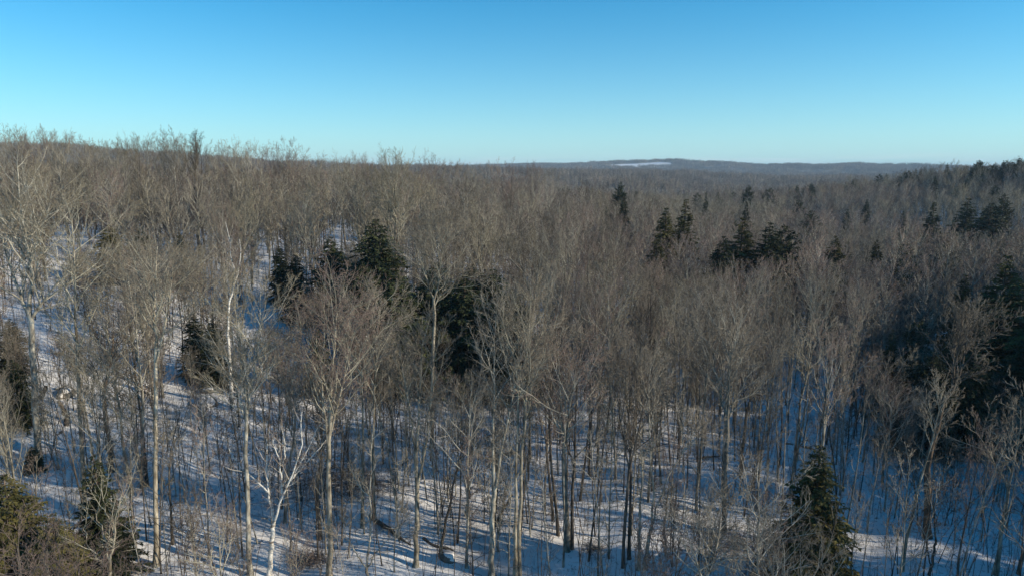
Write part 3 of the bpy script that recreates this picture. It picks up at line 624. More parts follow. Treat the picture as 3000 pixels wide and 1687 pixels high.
# ------------------------------------------------------------------ conifers
def conifer(rg, H, rw, nb=46, per=7, droop=.25, round_top=.0, dens=1.35):
    """hemlock or pine: trunk, boughs, needle sprays as many small blades"""
    tr = Tubes(); fo = Tubes()
    P, R = leader(rg, H, .022 * H ** .9 + .03, .02, N=12, lean=.01, wob=.012)
    tr.add(P, R, 7)
    zz = np.linspace(.10, .985, nb)
    ax = []; ln = []
    for z in zz:
        for k in range(per if z < .85 else max(3, per - 3)):
            t = np.clip(z + rg.normal(0, .03), .05, .99)
            prof = (1 - t) ** .8 * (1 - round_top) + round_top * math.sqrt(max(0, 1 - (t * 1.02) ** 2.4))
            L = rw * max(prof, .07) * rg.uniform(.4, 1.05) ** .8
            azm = rg.uniform(0, 6.28); el = rg.uniform(-.25, .5) + .35 * t
            c = np.array([np.interp(t * P[-1, 2], P[:, 2], P[:, q]) for q in range(3)])
            d = np.array([math.cos(azm) * math.cos(el), math.sin(azm) * math.cos(el), math.sin(el)])
            s_ = np.linspace(0, 1, 5)[:, None]
            pts = c + d * L * s_; pts[:, 2] -= droop * L * s_[:, 0] ** 2
            ax.append(pts)
    A = np.array(ax); LL = np.linalg.norm(A[:, -1] - A[:, 0], axis=1)
    rad = np.clip(.010 + .008 * LL, .01, .04)
    fo.add(A, rad[:, None] * np.linspace(1, .3, 5)[None], 3, 1, tip=True)
    # sprays
    B = []
    for pts, L in zip(A, LL):
        n = int(max(6, L * 17 * dens))
        t = rg.uniform(.12, 1.0, n) ** .8; f = t * 4; i = np.minimum(f.astype(int), 3); w = (f - i)[:, None]
        p = pts[i] * (1 - w) + pts[i + 1] * w
        T = pts[i + 1] - pts[i]; T /= np.linalg.norm(T, axis=1, keepdims=True) + 1e-9
        side = np.cross(T, [0, 0, 1.]); side /= np.linalg.norm(side, axis=1, keepdims=True) + 1e-9
        sg = np.where(rg.random(n) < .5, -1., 1.)[:, None]
        D = T * rg.uniform(.3, 1.0, (n, 1)) + side * sg * rg.uniform(.3, 1.0, (n, 1)); D[:, 2] += rg.normal(-.12, .28, n)
        D /= np.linalg.norm(D, axis=1, keepdims=True)
        l = rg.uniform(.18, .46, n)[:, None] * (.6 + .5 * (1 - t[:, None])) * min(1.3, .5 + L * .35)
        Wd = np.cross(D, rg.normal(size=(n, 3)) * .45 + [0, 0, 1.]); Wd /= np.linalg.norm(Wd, axis=1, keepdims=True) + 1e-9
        wd = l * rg.uniform(.16, .30, (n, 1))
        q0 = p; q1 = p + D * l * .55 + Wd * wd; q2 = p + D * l; q3 = p + D * l * .55 - Wd * wd; q2[:, 2] -= .06
        B.append(np.stack([q0, q1, q2], 1)); B.append(np.stack([q0, q2, q3], 1))
    fo.tri(np.concatenate(B), 0)
    return tr.mesh('conifer_trunk', [BARK['brown']]), fo.mesh('conifer_crown', [NEEDLE['dark'], LIMB['dark']], smooth=False)
CPROTO = []
for i, (rw, nb, per, dr, rt) in enumerate([(2.8, 58, 9, .25, .2), (3.5, 54, 9, .35, .45), (2.4, 60, 8, .2, .12), (3.5, 36, 9, .05, .75)]):
    CPROTO.append(conifer(np.random.default_rng(300 + i), 11.0, rw, nb, per, dr, rt))
CON = []
def add_conifer(x, y, H, i, tone, width=1., label=None, name='hemlock_tree', group='conifers among the bare trees'):
    tm, cm = CPROTO[i]; s = H / 11.0
    o = empty(name, (x, y, g1(x, y) - .1), rng.uniform(0, 6.28), label, 'conifer', group)
    o.scale = (s * width, s * width, s)
    part('trunk', tm, o); part('crown', cm, o, [NEEDLE[tone], None])
    CON.append(dict(o=o, p=np.array([x, y, 0]), H=H, label=label, tone=tone)); placed.append(np.array([x, y]))
    return o
for px, py, t, i, tone, wd, lab, phrase in CONIFERS:
    p = at(px, py, t); H = max(1.6, p[2] - g1(p[0], p[1]))
    add_conifer(p[0], p[1], H, i, tone, wd, lab, name='pine_tree' if 'pine' in lab else 'hemlock_tree' if 'hemlock' in lab else 'conifer_tree')
    if phrase: LAND.append((phrase, p - [0, 0, H * .35]))

# ------------------------------------------------------------------ random trees between
def dart(n, gen, dmin, pts):
    cell = {}
    def key(q): return (int(q[0] // dmin), int(q[1] // dmin))
    for q in pts: cell.setdefault(key(q), []).append(q)
    out = []
    for _ in range(n):
        q = gen()
        if q is None: continue
        k = key(q); ok = True
        for i in (-1, 0, 1):
            for j in (-1, 0, 1):
                for w in cell.get((k[0] + i, k[1] + j), ()):
                    if (w[0] - q[0]) ** 2 + (w[1] - q[1]) ** 2 < dmin * dmin: ok = False; break
                if not ok: break
            if not ok: break
        if ok: cell.setdefault(k, []).append(q); out.append(q)
    return out
def in_gap(x, y):
    """open snow seen in the photograph"""
    p = np.array([x, y, g1(x, y)]); px, py, f = project(p)
    for gx, gy, rx, ry in ((120,960,130,90),(560,1160,70,70),(790,930,70,110),(990,690,28,70),(195,735,60,25),(1380,1080,130,60),(1700,1500,130,130),(2350,1250,140,110),(850,1060,60,50)):
        if ((px - gx) / rx) ** 2 + ((py - gy) / ry) ** 2 < 1: return True
    return False
def gen_near():
    r = math.sqrt(rng.uniform(46 ** 2, 135 ** 2)); th = rng.uniform(-R_(39), R_(39))
    q = (r * math.sin(th), r * math.cos(th))
    if r < 60 and rng.random() < .45: return None
    if in_gap(*q): return None
    return q
near = dart(4200, gen_near, 3.1, placed)
near.sort(key=lambda q: q[0] ** 2 + q[1] ** 2)
NIND = 298 - len(TREES)
near = [(q, limit(q[0], q[1], rng.uniform(12.0, 19.0))) for q in near]; near = [v for v in near if v[1]]
solo, rest = near[:NIND], [v[0] for v in near[NIND:]]
for q, H in solo: add_tree(q[0], q[1], H, thick=rng.uniform(.62, 1.0), lean=(rng.normal(0, .025), rng.normal(0, .025)))
placed += [np.array(q) for q, H in solo]
RMAXI = math.hypot(*solo[-1][0])

YPROTO = []
for i in range(4):
    rg = np.random.default_rng(880 + i); ls = [leader(rg, 6.6, .045, .012, N=8, lean=.07, wob=.07)]
    for q in range(i % 3): ls.append(leader(rg, 6.0 - q, .035, .012, N=8, d0=(rg.normal(0, .16), rg.normal(0, .16), 1), wob=.06))
    tr, cr = hardwood(rg, ls, kl=24, k2=5, k3=4, k4=3, crown0=.22, spread=(.22, .36), ang=(22, 46), twig_r=.009, low_twigs=False)
    YPROTO.append((tr.mesh('trunk', [BARK['grey']]), cr.mesh('crown', [LIMB['grey'], TWIG['grey']]), ('single-stemmed', 'double-stemmed', 'clumped', 'whippy')[i]))
for i in range(2):       # thin straight poles
    rg = np.random.default_rng(890 + i); tr, cr = hardwood(rg, [leader(rg, 6.6, .036, .009, N=9, lean=.03, wob=.03)], kl=13, k2=5, k3=4, k4=3, crown0=.5, spread=(.10, .18), ang=(25, 50), twig_r=.006)
    YPROTO.append((tr.mesh('trunk', [BARK['grey']]), cr.mesh('crown', [LIMB['grey'], TWIG['grey']]), ('pole-thin', 'wand-straight')[i]))
YOUNG = []
def gen_y():
    r = math.sqrt(rng.uniform(37 ** 2, 90 ** 2)); th = rng.uniform(-R_(38), R_(38)); q = (r * math.sin(th), r * math.cos(th))
    return None if in_gap(*q) else q
ys = [at(px, py, t)[:2] for px, py, t in ((1880,1600,39),(1960,1640,38),(2040,1620,40),(2130,1660,38),(2200,1600,41),(2260,1660,37),(2300,1600,40),(2080,1540,43),(1990,1500,45),(560,1560,40),(700,1600,41),(860,1620,41))]
ys += [np.array(q) for q in dart(1400, gen_y, 1.7, ys)][:286]
for j, q in enumerate(ys):
    i = int(rng.integers(4)) if j < 12 or j % 5 == 0 else 4 + int(rng.integers(2)); H = limit(q[0], q[1], rng.uniform(4.5, 9.5) if i < 4 else rng.uniform(7, 13), 3.5)
    if not H: continue
    tm, cm, form = YPROTO[i]; bk = ('grey', 'dark', 'tan')[j % 3]; tw = ('grey', 'reddish', 'grey', 'olive', 'dark')[j % 5]
    o = empty('sapling', (q[0], q[1], g1(*q) - .08), rng.uniform(0, 6.28)); o.scale = [H / 6.6] * 3
    part('trunk', tm, o, [BARK[bk]]); part('crown', cm, o, [LIMB[LIMB_OF[bk]], TWIG[tw]])
    YOUNG.append(dict(o=o, p=np.array([q[0], q[1], g1(*q)]), H=H, bk=bk, tw=tw, form=form))
# ------------------------------------------------------------------ labels for the unnamed trees
lp = np.array([[*project(np.array(p))[:2]] for _, p in LAND])
ORD = ['nearest', 'second', 'third', 'fourth', 'fifth', 'sixth', 'seventh', 'eighth', 'ninth', 'tenth', 'eleventh', 'twelfth']
def name_all(rows, noun, cat, group, sizes):
    cells = {}
    for d in rows:
        if d.get('fixed'): continue
        px, py, f = project(d['p'] + [0, 0, d['H'] * .6])
        k = np.hypot((lp[:, 0] - px), (lp[:, 1] - py)); j = int(np.argmin(k))
        size = sizes[1] if d['H'] > sizes[0] else sizes[2]
        cells.setdefault((d['form'], d['bk'], d['tw'], size, j), []).append((k[j], d))
    for (form, bk, tw, size, j), L_ in cells.items():
        L_.sort(key=lambda v: v[0])
        b_ = {'grey': 'grey', 'tan': 'pale', 'dark': 'dark', 'brown': 'brown'}[bk]
        for n, (_, d) in enumerate(L_):
            rank = '' if len(L_) == 1 else 'nearest ' if n == 0 else ORD[n] + ' '
            lead = 'near' if len(L_) == 1 else 'closest to' if n == 0 else ORD[n] + ' from'
            tag(d['o'], f'{size} {form} {b_} {noun}, {tw} twigs, {lead} the {LAND[j][0]}', cat, group)
name_all(TREES, 'tree', 'tree', 'bare hardwood trees of the slope', (16.2, 'tall', 'shorter'))
name_all(YOUNG, 'sapling', 'sapling', 'saplings standing in the snow', (7, 'taller', 'short'))

# ------------------------------------------------------------------ woodland beyond (too many to be single things)
def far_tree(rg, H=16., spread=(.2, .3), tw='grey', bk='grey', k=14):
    ls = [leader(rg, H * .92, .16, .03, N=8)]
    tr, cr = hardwood(rg, ls, kl=k, k2=5, k3=4, k4=2, crown0=.42, spread=spread, twig_r=.016, far=True)
    return tr, cr
def merge(list_tc, mats):
    o = Tubes()
    for T, mmap, off in list_tc:
        for v in T.V: o.V.append(v + off)
        for q in T.Q: o.Q.append(q + o.n)
        for q in T.T: o.T.append(q + o.n)
        o.qm += [mmap[0] + (m * (mmap[1] - mmap[0])) for m in T.qm]; o.tm += [mmap[0] + (m * (mmap[1] - mmap[0])) for m in T.tm]
        o.n += T.n
    return o
SRC = bpy.data.collections.new('woodland_sources')
src_n = 0
def src_obj(name, me):
    global src_n
    o = bpy.data.objects.new(f'{src_n:02d}_{name}', me); src_n += 1
    SRC.objects.link(o)
TW4 = ['reddish', 'grey', 'olive', 'grey', 'grey', 'reddish', 'dark', 'grey']
BK4 = ['grey', 'grey', 'tan', 'dark', 'tan', 'grey', 'grey', 'tan']
for i in range(8):
    rg = np.random.default_rng(500 + i)
    tr, cr = far_tree(rg, spread=(.16, .26) if i % 2 else (.2, .32), k=22)
    mg = merge([(tr, (0, 0), 0), (cr, (1, 2), 0)], None)
    src_obj('tree', mg.mesh('woodland_tree', [BARK[BK4[i]], LIMB[LIMB_OF[BK4[i]]], TWIG[TW4[i]]]))
def conifer_src(i, tone):
    tm, cm = CPROTO[i]
    n1 = len(tm.vertices); V = np.empty(n1 * 3, np.float32); tm.vertices.foreach_get('co', V)
    return cm
N_HARD = 8
for i, tone in ((0, 'dark'), (3, 'dark')):
    me = CPROTO[i][1].copy(); me.materials[0] = NEEDLE[tone]; src_obj('conifer', me)
# clumps for the far distance
for c in range(4):
    rg = np.random.default_rng(700 + c)
    items = []
    for k in range(30):
        H = rg.uniform(12, 17); off = np.array([rg.uniform(-16, 16), rg.uniform(-16, 16), rg.uniform(-.5, .5)])
        P, R = leader(rg, H * .9, .16, .05, N=4); T = Tubes(); T.add(P, R, 3, 0)
        L1, R1 = spawn(rg, P[None], R[None], 11, .4, .97, (30, 55), (.2, .34), 3, up=.1, rabs=.07, tipf=.5, golden=True); T.add(L1, R1, 3, 0, tip=True)
        L2, R2 = spawn(rg, L1, R1, 6, .15, .97, (25, 55), (.4, .75), 2, up=.08, rabs=.05, tipf=.6); T.add(L2, R2, 3, 1, tip=True)
        L3, R3 = spawn(rg, L2, R2, 4, .1, .97, (25, 60), (.5, .9), 2, up=.05, rabs=.05, tipf=.6); T.add(L3, R3, 3, 1, tip=True)
        tw = int(rg.integers(1, 4)); items.append((T, (0, tw), off))
    mg = merge(items, None)
    src_obj('clump', mg.mesh('woodland_clump', [LIMB['grey'], TWIG['reddish'], TWIG['grey'], TWIG['dark']]))
N_ALL_TREES = N_HARD + 2

N_YOUNG0 = src_n
for i in range(3):
    rg = np.random.default_rng(820 + i)
    tr, cr = hardwood(rg, [leader(rg, 6.5, .05, .015, N=7, lean=.06, wob=.06)], kl=16, k2=5, k3=4, k4=2, crown0=.22, spread=(.22, .38), ang=(25, 50), twig_r=.013, far=True)
    mg = merge([(tr, (0, 0), 0), (cr, (1, 2), 0)], None)
    tw = ('dark', 'grey', 'reddish')[i]
    src_obj('young', mg.mesh('young_tree', [BARK['dark'], LIMB['dark' if i == 0 else 'grey'], TWIG[tw]]))
def gn_scatter(name, pts, idx, rot, scl, label):
    me = bpy.data.meshes.new(name); me.vertices.add(len(pts)); me.vertices.foreach_set('co', np.asarray(pts, np.float32).ravel())
    for nm, ty, v in (('pick', 'INT', idx), ('turn', 'FLOAT', rot), ('size', 'FLOAT', scl)):
        at_ = me.attributes.new(nm, ty, 'POINT'); at_.data.foreach_set('value', np.asarray(v, np.int32 if ty == 'INT' else np.float32))
    o = bpy.data.objects.new(name, me); COL.objects.link(o); o['kind'] = 'stuff'; o['label'] = label
    ng = bpy.data.node_groups.new(name, 'GeometryNodeTree')
    ng.interface.new_socket('Geometry', in_out='INPUT', socket_type='NodeSocketGeometry')
    ng.interface.new_socket('Geometry', in_out='OUTPUT', socket_type='NodeSocketGeometry')
    N = ng.nodes; gi = N.new('NodeGroupInput'); go = N.new('NodeGroupOutput')
    ci = N.new('GeometryNodeCollectionInfo'); ci.inputs[0].default_value = SRC; ci.inputs['Separate Children'].default_value = True; ci.inputs['Reset Children'].default_value = True
    ip = N.new('GeometryNodeInstanceOnPoints'); ip.inputs['Pick Instance'].default_value = True
    def attr(nm, ty):
        a_ = N.new('GeometryNodeInputNamedAttribute'); a_.data_type = ty; a_.inputs[0].default_value = nm
        return [s_ for s_ in a_.outputs if s_.enabled and s_.name == 'Attribute'][0]
    cx = N.new('ShaderNodeCombineXYZ'); ng.links.new(attr('turn', 'FLOAT'), cx.inputs[2])
    ng.links.new(gi.outputs[0], ip.inputs['Points']); ng.links.new(ci.outputs[0], ip.inputs['Instance'])
    ng.links.new(attr('pick', 'INT'), ip.inputs['Instance Index']); ng.links.new(cx.outputs[0], ip.inputs['Rotation'])
    ng.links.new(attr('size', 'FLOAT'), ip.inputs['Scale']); ng.links.new(ip.outputs[0], go.inputs[0])
    m = o.modifiers.new('scatter', 'NODES'); m.node_group = ng
    return o
def gen_mid():
    if rng.random() < .80:
        r = math.sqrt(rng.uniform(RMAXI ** 2, 620 ** 2)); th = rng.uniform(-R_(54), R_(50))
    elif rng.random() < .2:
        r = math.sqrt(rng.uniform(40 ** 2, RMAXI ** 2)); th = rng.uniform(-R_(62), -R_(40))
    else:                                  # the wood goes on beside the frame, toward the sun
        r = math.sqrt(rng.uniform(34 ** 2, 190 ** 2)); th = rng.uniform(R_(40.5), R_(112))
    return (r * math.sin(th), r * math.cos(th))
mid = dart(36000, gen_mid, 4.0, placed + rest) + rest
mid = np.array(mid); mz = G(mid[:, 0], mid[:, 1]) - .15
n = len(mid); mi = rng.integers(0, N_HARD, n)
stand = np.sin(mid[:, 0] / 17 + 1.3 * np.sin(mid[:, 1] / 29)) + np.sin(mid[:, 1] / 23 + mid[:, 0] / 41 + 2) + rng.normal(0, .45, n)
mi = np.where(stand > .75, rng.choice([0, 5], n), np.where(stand < -.75, rng.choice([2, 4, 7], n), np.where(np.abs(stand) < .22, rng.choice([6, 3], n), mi)))
# evergreens grow thicker on the far knoll and across the valley end
rr = np.hypot(mid[:, 0], mid[:, 1])
pc = np.where(((mid[:, 0] - 292) / 66) ** 2 + ((mid[:, 1] - 335) / 30) ** 2 < 1, .85, np.where((rr > 420) & (mid[:, 0] > 60), .16, np.where(mid[:, 0] > 25, .03, np.where(rr < 300, 0, .012))))
beside = np.arctan2(mid[:, 0], mid[:, 1]) > R_(40.5)
pc = np.where(beside & (rr < 160), np.where(np.arctan2(mid[:, 0], mid[:, 1]) < R_(43.5), np.where(rr < 75, 0, .3), .7), pc)  # unseen conifers beside the frame, added thickly to shade its right side
pc = np.where(beside & (rr < 62), 0, pc)
isc = rng.random(n) < pc
mi = np.where(isc, N_HARD + rng.integers(0, 2, n), mi)
ms = np.where(isc, np.where(beside & (rr < 160), rng.uniform(1.6, 2.2, n), rng.uniform(1.2, 1.75, n)), rng.uniform(.76, 1.14, n) * (1 + .10 * np.sin(mid[:, 0] / 13 + mid[:, 1] / 37)))  # the added shade conifers beside the frame are also made taller
for k in np.nonzero(rr < 330)[0]:
    h0 = ms[k] * (11 if isc[k] else 16); h1 = limit(mid[k, 0], mid[k, 1], h0, 0) or 4.
    ms[k] *= max(h1, 4.) / h0
gn_scatter('woodland', np.c_[mid, mz], mi, rng.uniform(0, 6.28, n), ms, 'bare woodland running back over the ridge and valley')
def gen_young():
    r = math.sqrt(rng.uniform(70 ** 2, 420 ** 2)); th = rng.uniform(-R_(42), R_(43))
    q = (r * math.sin(th), r * math.cos(th))
    if r < 130 and (in_gap(*q) or rng.random() < .35): return None
    return q
yg = np.array(dart(34000, gen_young, 2.7, [])); n = len(yg); ysz = np.array([max(limit(q[0], q[1], 8., 0) or 2.8, 2.8) / 8 for q in yg])
gn_scatter('understorey', np.c_[yg, G(yg[:, 0], yg[:, 1]) - .1], N_YOUNG0 + rng.integers(0, 3, n), rng.uniform(0, 6.28, n), rng.uniform(.6, 1.5, n) * ysz, 'young bare trees and brush filling the wood beneath the canopy')
def gen_far():
    r = math.sqrt(rng.uniform(600 ** 2, 4600 ** 2)); th = rng.uniform(-R_(51), R_(51))
    x, y = r * math.sin(th), r * math.cos(th)
    px, py, f = project(np.array([x, y, g1(x, y)]))
    if math.hypot((x - FIELD[0]) / 1.0, y - FIELD[1]) < FIELD[2]: return None
    return (x, y)
far = np.array(dart(24000, gen_far, 16., []))
n = len(far); gn_scatter('distant_woodland', np.c_[far, G(far[:, 0], far[:, 1]) - .3], N_ALL_TREES + rng.integers(0, 4, n), rng.uniform(0, 6.28, n), rng.uniform(.9, 1.25, n), 'blue-brown woodland covering the distant hills')

# ------------------------------------------------------------------ undergrowth: hair-thin saplings on the snow
def undergrowth():
    T = Tubes(); rg = np.random.default_rng(77)
    B = 7000
    r = np.sqrt(rg.uniform(34 ** 2, 110 ** 2, B)); th = rg.uniform(-R_(40), R_(40), B)
    x, y = r * np.sin(th), r * np.cos(th); z = G(x, y)
    H = np.where(rg.random(B) < .2, rg.uniform(3.5, 8.0, B), rg.uniform(.8, 4.5, B) * rg.uniform(.5, 1, B))
    P = np.empty((B, 4, 3)); P[:, 0] = np.stack([x, y, z - .05], -1)
    d = np.c_[rg.normal(0, .10, (B, 2)), np.ones(B)]
    for s_ in range(1, 4):
        d[:, :2] += rg.normal(0, .10, (B, 2)); dd = d / np.linalg.norm(d, axis=1, keepdims=True)
        P[:, s_] = P[:, s_ - 1] + dd * (H / 3)[:, None]
    Rr = (.006 + .0042 * H)[:, None] * np.linspace(1, .35, 4)[None]
    T.add(P, Rr, 3, 0, tip=True)
    L, R = spawn(rg, P, Rr, 5, .3, .95, (25, 55), (.2, .42), 2, up=.08, rabs=.008, tipf=.4)
    T.add(L, R, 3, 0, tip=True)
    o = part('undergrowth', T.mesh('undergrowth', [TWIG['dark']])); o['kind'] = 'stuff'; o['label'] = 'thin dark saplings and brush standing in the snow'
undergrowth()

def litter():
    T = Tubes(); rg = np.random.default_rng(78); B = 9000
    r = np.sqrt(rg.uniform(36 ** 2, 85 ** 2, B)); th = rg.uniform(-R_(40), R_(40), B); x, y = r * np.sin(th), r * np.cos(th)
    a_ = rg.uniform(0, 6.28, B); L = rg.uniform(.15, 1.3, B) ** 1.3
    x2, y2 = x + np.cos(a_) * L, y + np.sin(a_) * L
    P = np.stack([np.stack([x, y, G(x, y) + .01], -1), np.stack([x2, y2, G(x2, y2) + rg.uniform(.01, .12, B)], -1)], 1)
    T.add(P, rg.uniform(.006, .022, B)[:, None] * np.array([[1, .5]]), 3, 0, tip=True)
    o = part('fallen_twigs', T.mesh('fallen_twigs', [TWIG['dark']])); o['kind'] = 'stuff'; o['label'] = 'dark twigs and bark scraps strewn over the snow'
litter()
def poles():
    T = Tubes(); rg = np.random.default_rng(79); pts = []; hs_ = []
    def gp():
        r = math.sqrt(rg.uniform(41 ** 2, 105 ** 2)); th = rg.uniform(-R_(40), R_(42)); q = (r * math.sin(th), r * math.cos(th))
        return None if in_gap(*q) and rg.random() < .7 else q
    for q in dart(2600, gp, 1.6, placed):
        h = limit(q[0], q[1], rg.uniform(7.5, 14.5), 4.)
        if h: pts.append(q); hs_.append(h)
        if len(pts) >= 950: break
    q = np.array(pts); H = np.array(hs_); B = len(q)
    P = np.empty((B, 7, 3)); P[:, 0] = np.c_[q, G(q[:, 0], q[:, 1]) - .1]; d = np.c_[rg.normal(0, .05, (B, 2)), np.ones(B)]
    for k in range(1, 7):
        d[:, :2] += rg.normal(0, .035, (B, 2)); P[:, k] = P[:, k - 1] + d / np.linalg.norm(d, axis=1, keepdims=True) * (H / 6)[:, None]
    Rr = (.0052 * H)[:, None] * np.array([1.3, .92, .8, .66, .5, .34, .15])[None]
    dk = rg.random(B) < .6
    for sel, m0 in ((dk, 0), (~dk, 1)):
        p, r = P[sel], Rr[sel]; T.add(p, r, 4, m0, tip=True)
        L1, R1 = spawn(rg, p, r, 11, .42, .98, (22, 48), (.10, .20), 4, up=.12, rfac=.5, rmax=.02, tipf=.4, golden=True); T.add(L1, R1, 3, 2, tip=True)
        L2, R2 = spawn(rg, L1, R1, 5, .2, .95, (22, 48), (.35, .65), 2, up=.08, rabs=.009, tipf=.5); T.add(L2, R2, 3, 2, tip=True)
    o = part('pole_thicket', T.mesh('pole_thicket', [BARK['dark'], BARK['grey'], TWIG['grey']])); o['kind'] = 'stuff'; o['label'] = 'crowded pole-thin young trunks between the bigger trees'
poles()
# ------------------------------------------------------------------ boulders, logs, brush piles
def blob(rg, n=3, amp=.22, flat_=.6):
    import bmesh
    bm = bmesh.new(); bmesh.ops.create_icosphere(bm, subdivisions=n, radius=1)
    K = rg.normal(size=(7, 3)) * 2.1; ph = rg.uniform(0, 6.28, 7)
    for v in bm.verts:
        c = np.array(v.co); k = 1 + amp * float(np.sin(K @ c + ph).sum()) / 2.2
        v.co = Vector((c[0] * k, c[1] * k, c[2] * k * flat_))
    me = bpy.data.meshes.new('boulder'); bm.to_mesh(me); bm.free()
    for p in me.polygons: p.use_smooth = True
    return me
BOULDERS = [(602,1182,1.1,'big grey boulder with a snow cap beside the dark trunks'),(608,1150,.7,'smaller boulder perched just above the big grey one'),(194,1156,.9,'flat boulder under the leaning dead stub'),(180,1140,.45,'little stone beside the flat boulder'),
 (1339,1066,1.1,'brown boulder at the top of the open snow'),(1479,1330,.8,'snow-topped boulder near the low-forked grey tree'),(1315,1640,.6,'small rounded stone by the leaning dark tree'),(700,1050,.9,'mossy boulder below the hemlock above the boulders'),(640,1080,.8,'low boulder under the brown trunk of the slope'),(330,1040,.9,'boulder high on the bright slope'),(170,1035,.8,'half-buried boulder where the bright snow begins')]
for j, (px, py, s, lab) in enumerate(BOULDERS):
    rg = np.random.default_rng(40 + j); P, t = hit(px, py)
    o = empty('boulder', (P[0], P[1], g1(P[0], P[1])), rg.uniform(0, 6), lab, 'boulder', 'boulders on the snow slope'); o.scale = (s, s * .8, s)
    me = blob(rg); me.materials.append(ROCK); part('stone', me, o)
    cap = me.copy(); cap.materials.clear(); cap.materials.append(SNOW)
    c = part('snow_cap', cap, o); c.location = (.12, .1, .16); c.scale = (.82, .82, .85)
def log(a_px, b_px, r, label, za=.02, zb=.02, bk='dark', stubs=5, name='fallen_log', cat='log', group='fallen logs', seed=0, lift=None):
    rg = np.random.default_rng(60 + seed)
    A, _ = hit(*a_px); B, _ = hit(*b_px)
    A = A + [0, 0, za]; B = B + [0, 0, zb]
    if lift: B = at(*b_px, lift)
    o = empty(name, A, 0, label, cat, group)
    P = resample(np.array([A, (A + B) / 2 + rg.normal(0, .12, 3), B]) - A, 9); P[1:-1] += rg.normal(0, .04, (7, 3))
    Rr = np.linspace(r, r * .6, 9)
    T = Tubes(); T.add(P, Rr, 8)
    part('trunk', T.mesh('log', [BARK[bk]]), o)
    if stubs:
        T2 = Tubes(); L, R = spawn(rg, P[None], Rr[None], stubs, .25, .98, (40, 75), (.08, .28), 4, up=.05, wob=.15, rfac=.45, tipf=.3); T2.add(L, R, 4, 0, tip=True)
        L2, R2 = spawn(rg, L, R, 4, .3, .95, (30, 60), (.3, .6), 3, rabs=.012); T2.add(L2, R2, 3, 0, tip=True)
        part('branches', T2.mesh('log_branches', [LIMB['dark']]), o)
    return o
log((1085,1510), (1205,1600), .17, 'dark fallen log slanting down beside the candelabra-forked tree', seed=1)
log((1240,1580), (1330,1615), .2, 'short fallen log with snow under it by the leaning dark tree', seed=2)
log((195,1250), (171,1173), .22, 'broken dead stub leaning in a curve over the snow', seed=3, stubs=0, name='dead_stub', group='dead stubs', lift=T_(200,1245), zb=0)
log((118,1170), (136,1130), .24, 'thick dark stub leaning beside the big olive-limbed tree', seed=4, stubs=0, name='dead_stub', group='dead stubs', lift=T_(122,1165))
log((165,1278), (205,1266), .14, 'short dark log poking out behind the grey trunk', seed=5, stubs=0)
log((265,1226), (345,1222), .16, 'level dark log crossing behind the pale trunks', seed=6)
log((2300,1300), (2420,1330), .15, 'thin log lying on the shaded snow beyond the conifer spire', seed=8)
log((1440,1560), (1500,1450), .12, 'snow-dusted broken limb hung beside the crossing pale trunks', seed=9, stubs=3, lift=T_(1440,1560) * .98)
log((2040,1345), (2110,1335), .12, 'dark dead limb jutting from the brush near the broad tree', seed=10, lift=T_(2040,1345), stubs=3)
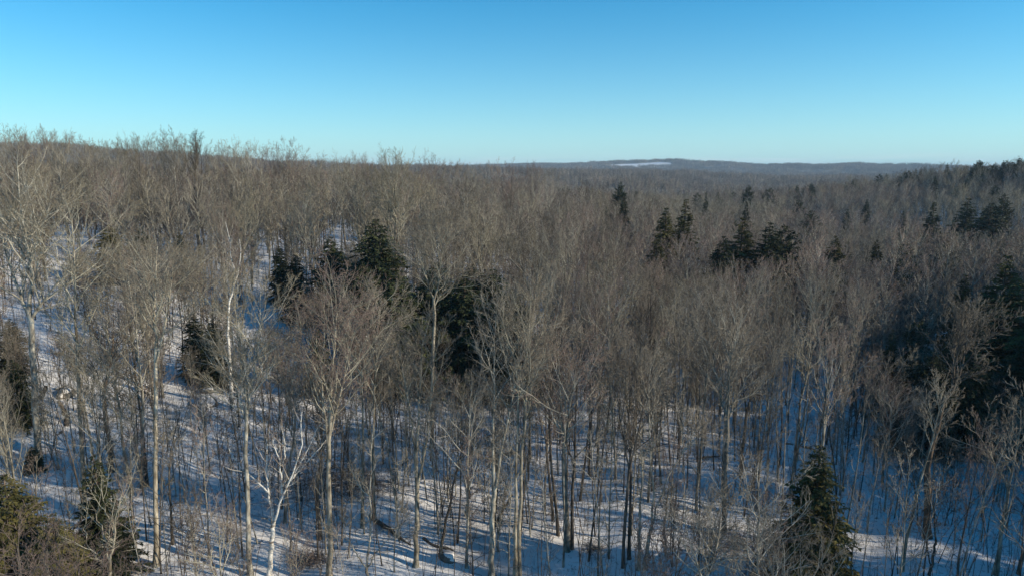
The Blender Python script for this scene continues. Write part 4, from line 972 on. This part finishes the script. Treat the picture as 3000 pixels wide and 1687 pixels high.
def brush(px, py, w, h, n, label, tw, seed):
    rg = np.random.default_rng(seed); P, t = hit(px, py); T = Tubes()
    c = rg.normal(0, 1, (n, 3)) * [w * .45, w * .3, h * .3]; c[:, 2] = np.abs(c[:, 2])
    d = rg.normal(size=(n, 3)) * [1, .7, .6]; d[:, 2] = np.abs(d[:, 2]) * .9; d /= np.linalg.norm(d, axis=1, keepdims=True)
    L = rg.uniform(.6, 1.8, n)
    pts = c[:, None] + d[:, None] * L[:, None, None] * np.linspace(-.4, .6, 4)[None, :, None] + rg.normal(0, .06, (n, 4, 3))
    pts[..., 2] = np.maximum(pts[..., 2], .02)
    T.add(pts, rg.uniform(.008, .02, n)[:, None] * np.linspace(1, .4, 4)[None], 3, 0, tip=True)
    o = part('brush_pile', T.mesh('brush', [TWIG[tw]])); o.location = (P[0], P[1], g1(P[0], P[1]) - .05)
    tag(o, label, 'brush pile', 'brush heaps on the snow')
brush(940, 1420, 6, 3.2, 900, 'large dark brush heap of tangled branches behind the white birch', 'dark', 1)
brush(1060, 1440, 4, 2.4, 500, 'lower end heap of tangled branches beside the twin pale trunks', 'dark', 2)
brush(905, 1650, 1.6, 1.1, 260, 'small russet brush tuft near the swollen brown trunk', 'reddish', 3)
brush(1735, 1615, 1.2, .7, 120, 'little dark twig heap on the open striped snow', 'dark', 4)
brush(2150, 1600, 3.0, 1.6, 300, 'reddish tangle of brush under the broad pale-limbed tree', 'reddish', 5)

# ------------------------------------------------------------------ air
def haze():
    import bmesh
    bm = bmesh.new(); bmesh.ops.create_cube(bm, size=1)
    top = max(GZ1, 60) + 26
    for v in bm.verts:
        v.co = Vector((v.co.x * 19000, v.co.y * 19000, top if v.co.z > 0 else GZ0 - 1))
    me = bpy.data.meshes.new('haze'); bm.to_mesh(me); bm.free()
    m = bpy.data.materials.new('haze'); m.use_nodes = True; n = m.node_tree; n.nodes.clear()
    out = n.nodes.new('ShaderNodeOutputMaterial'); v = n.nodes.new('ShaderNodeVolumePrincipled')
    v.inputs['Color'].default_value = (.55, .78, 1, 1); v.inputs['Density'].default_value = .00012; v.inputs['Anisotropy'].default_value = .0
    n.links.new(v.outputs[0], out.inputs['Volume']); me.materials.append(m)
    o = bpy.data.objects.new('haze', me); COL.objects.link(o); o['kind'] = 'stuff'; o['label'] = 'thin blue winter haze over the valley'
haze()
print('TREES', len(TREES), 'CON', len(CON), 'mid', len(mid), 'far', len(far), 'Rind', RMAXI, 'ground', GZ0, GZ1)
open('/tmp/tris.txt','w').write(str((sum(len(m.loops) - 2 * len(m.polygons) for m in bpy.data.meshes), len(TREES), len(YOUNG), len(mid), len(far), len(yg), RMAXI)))
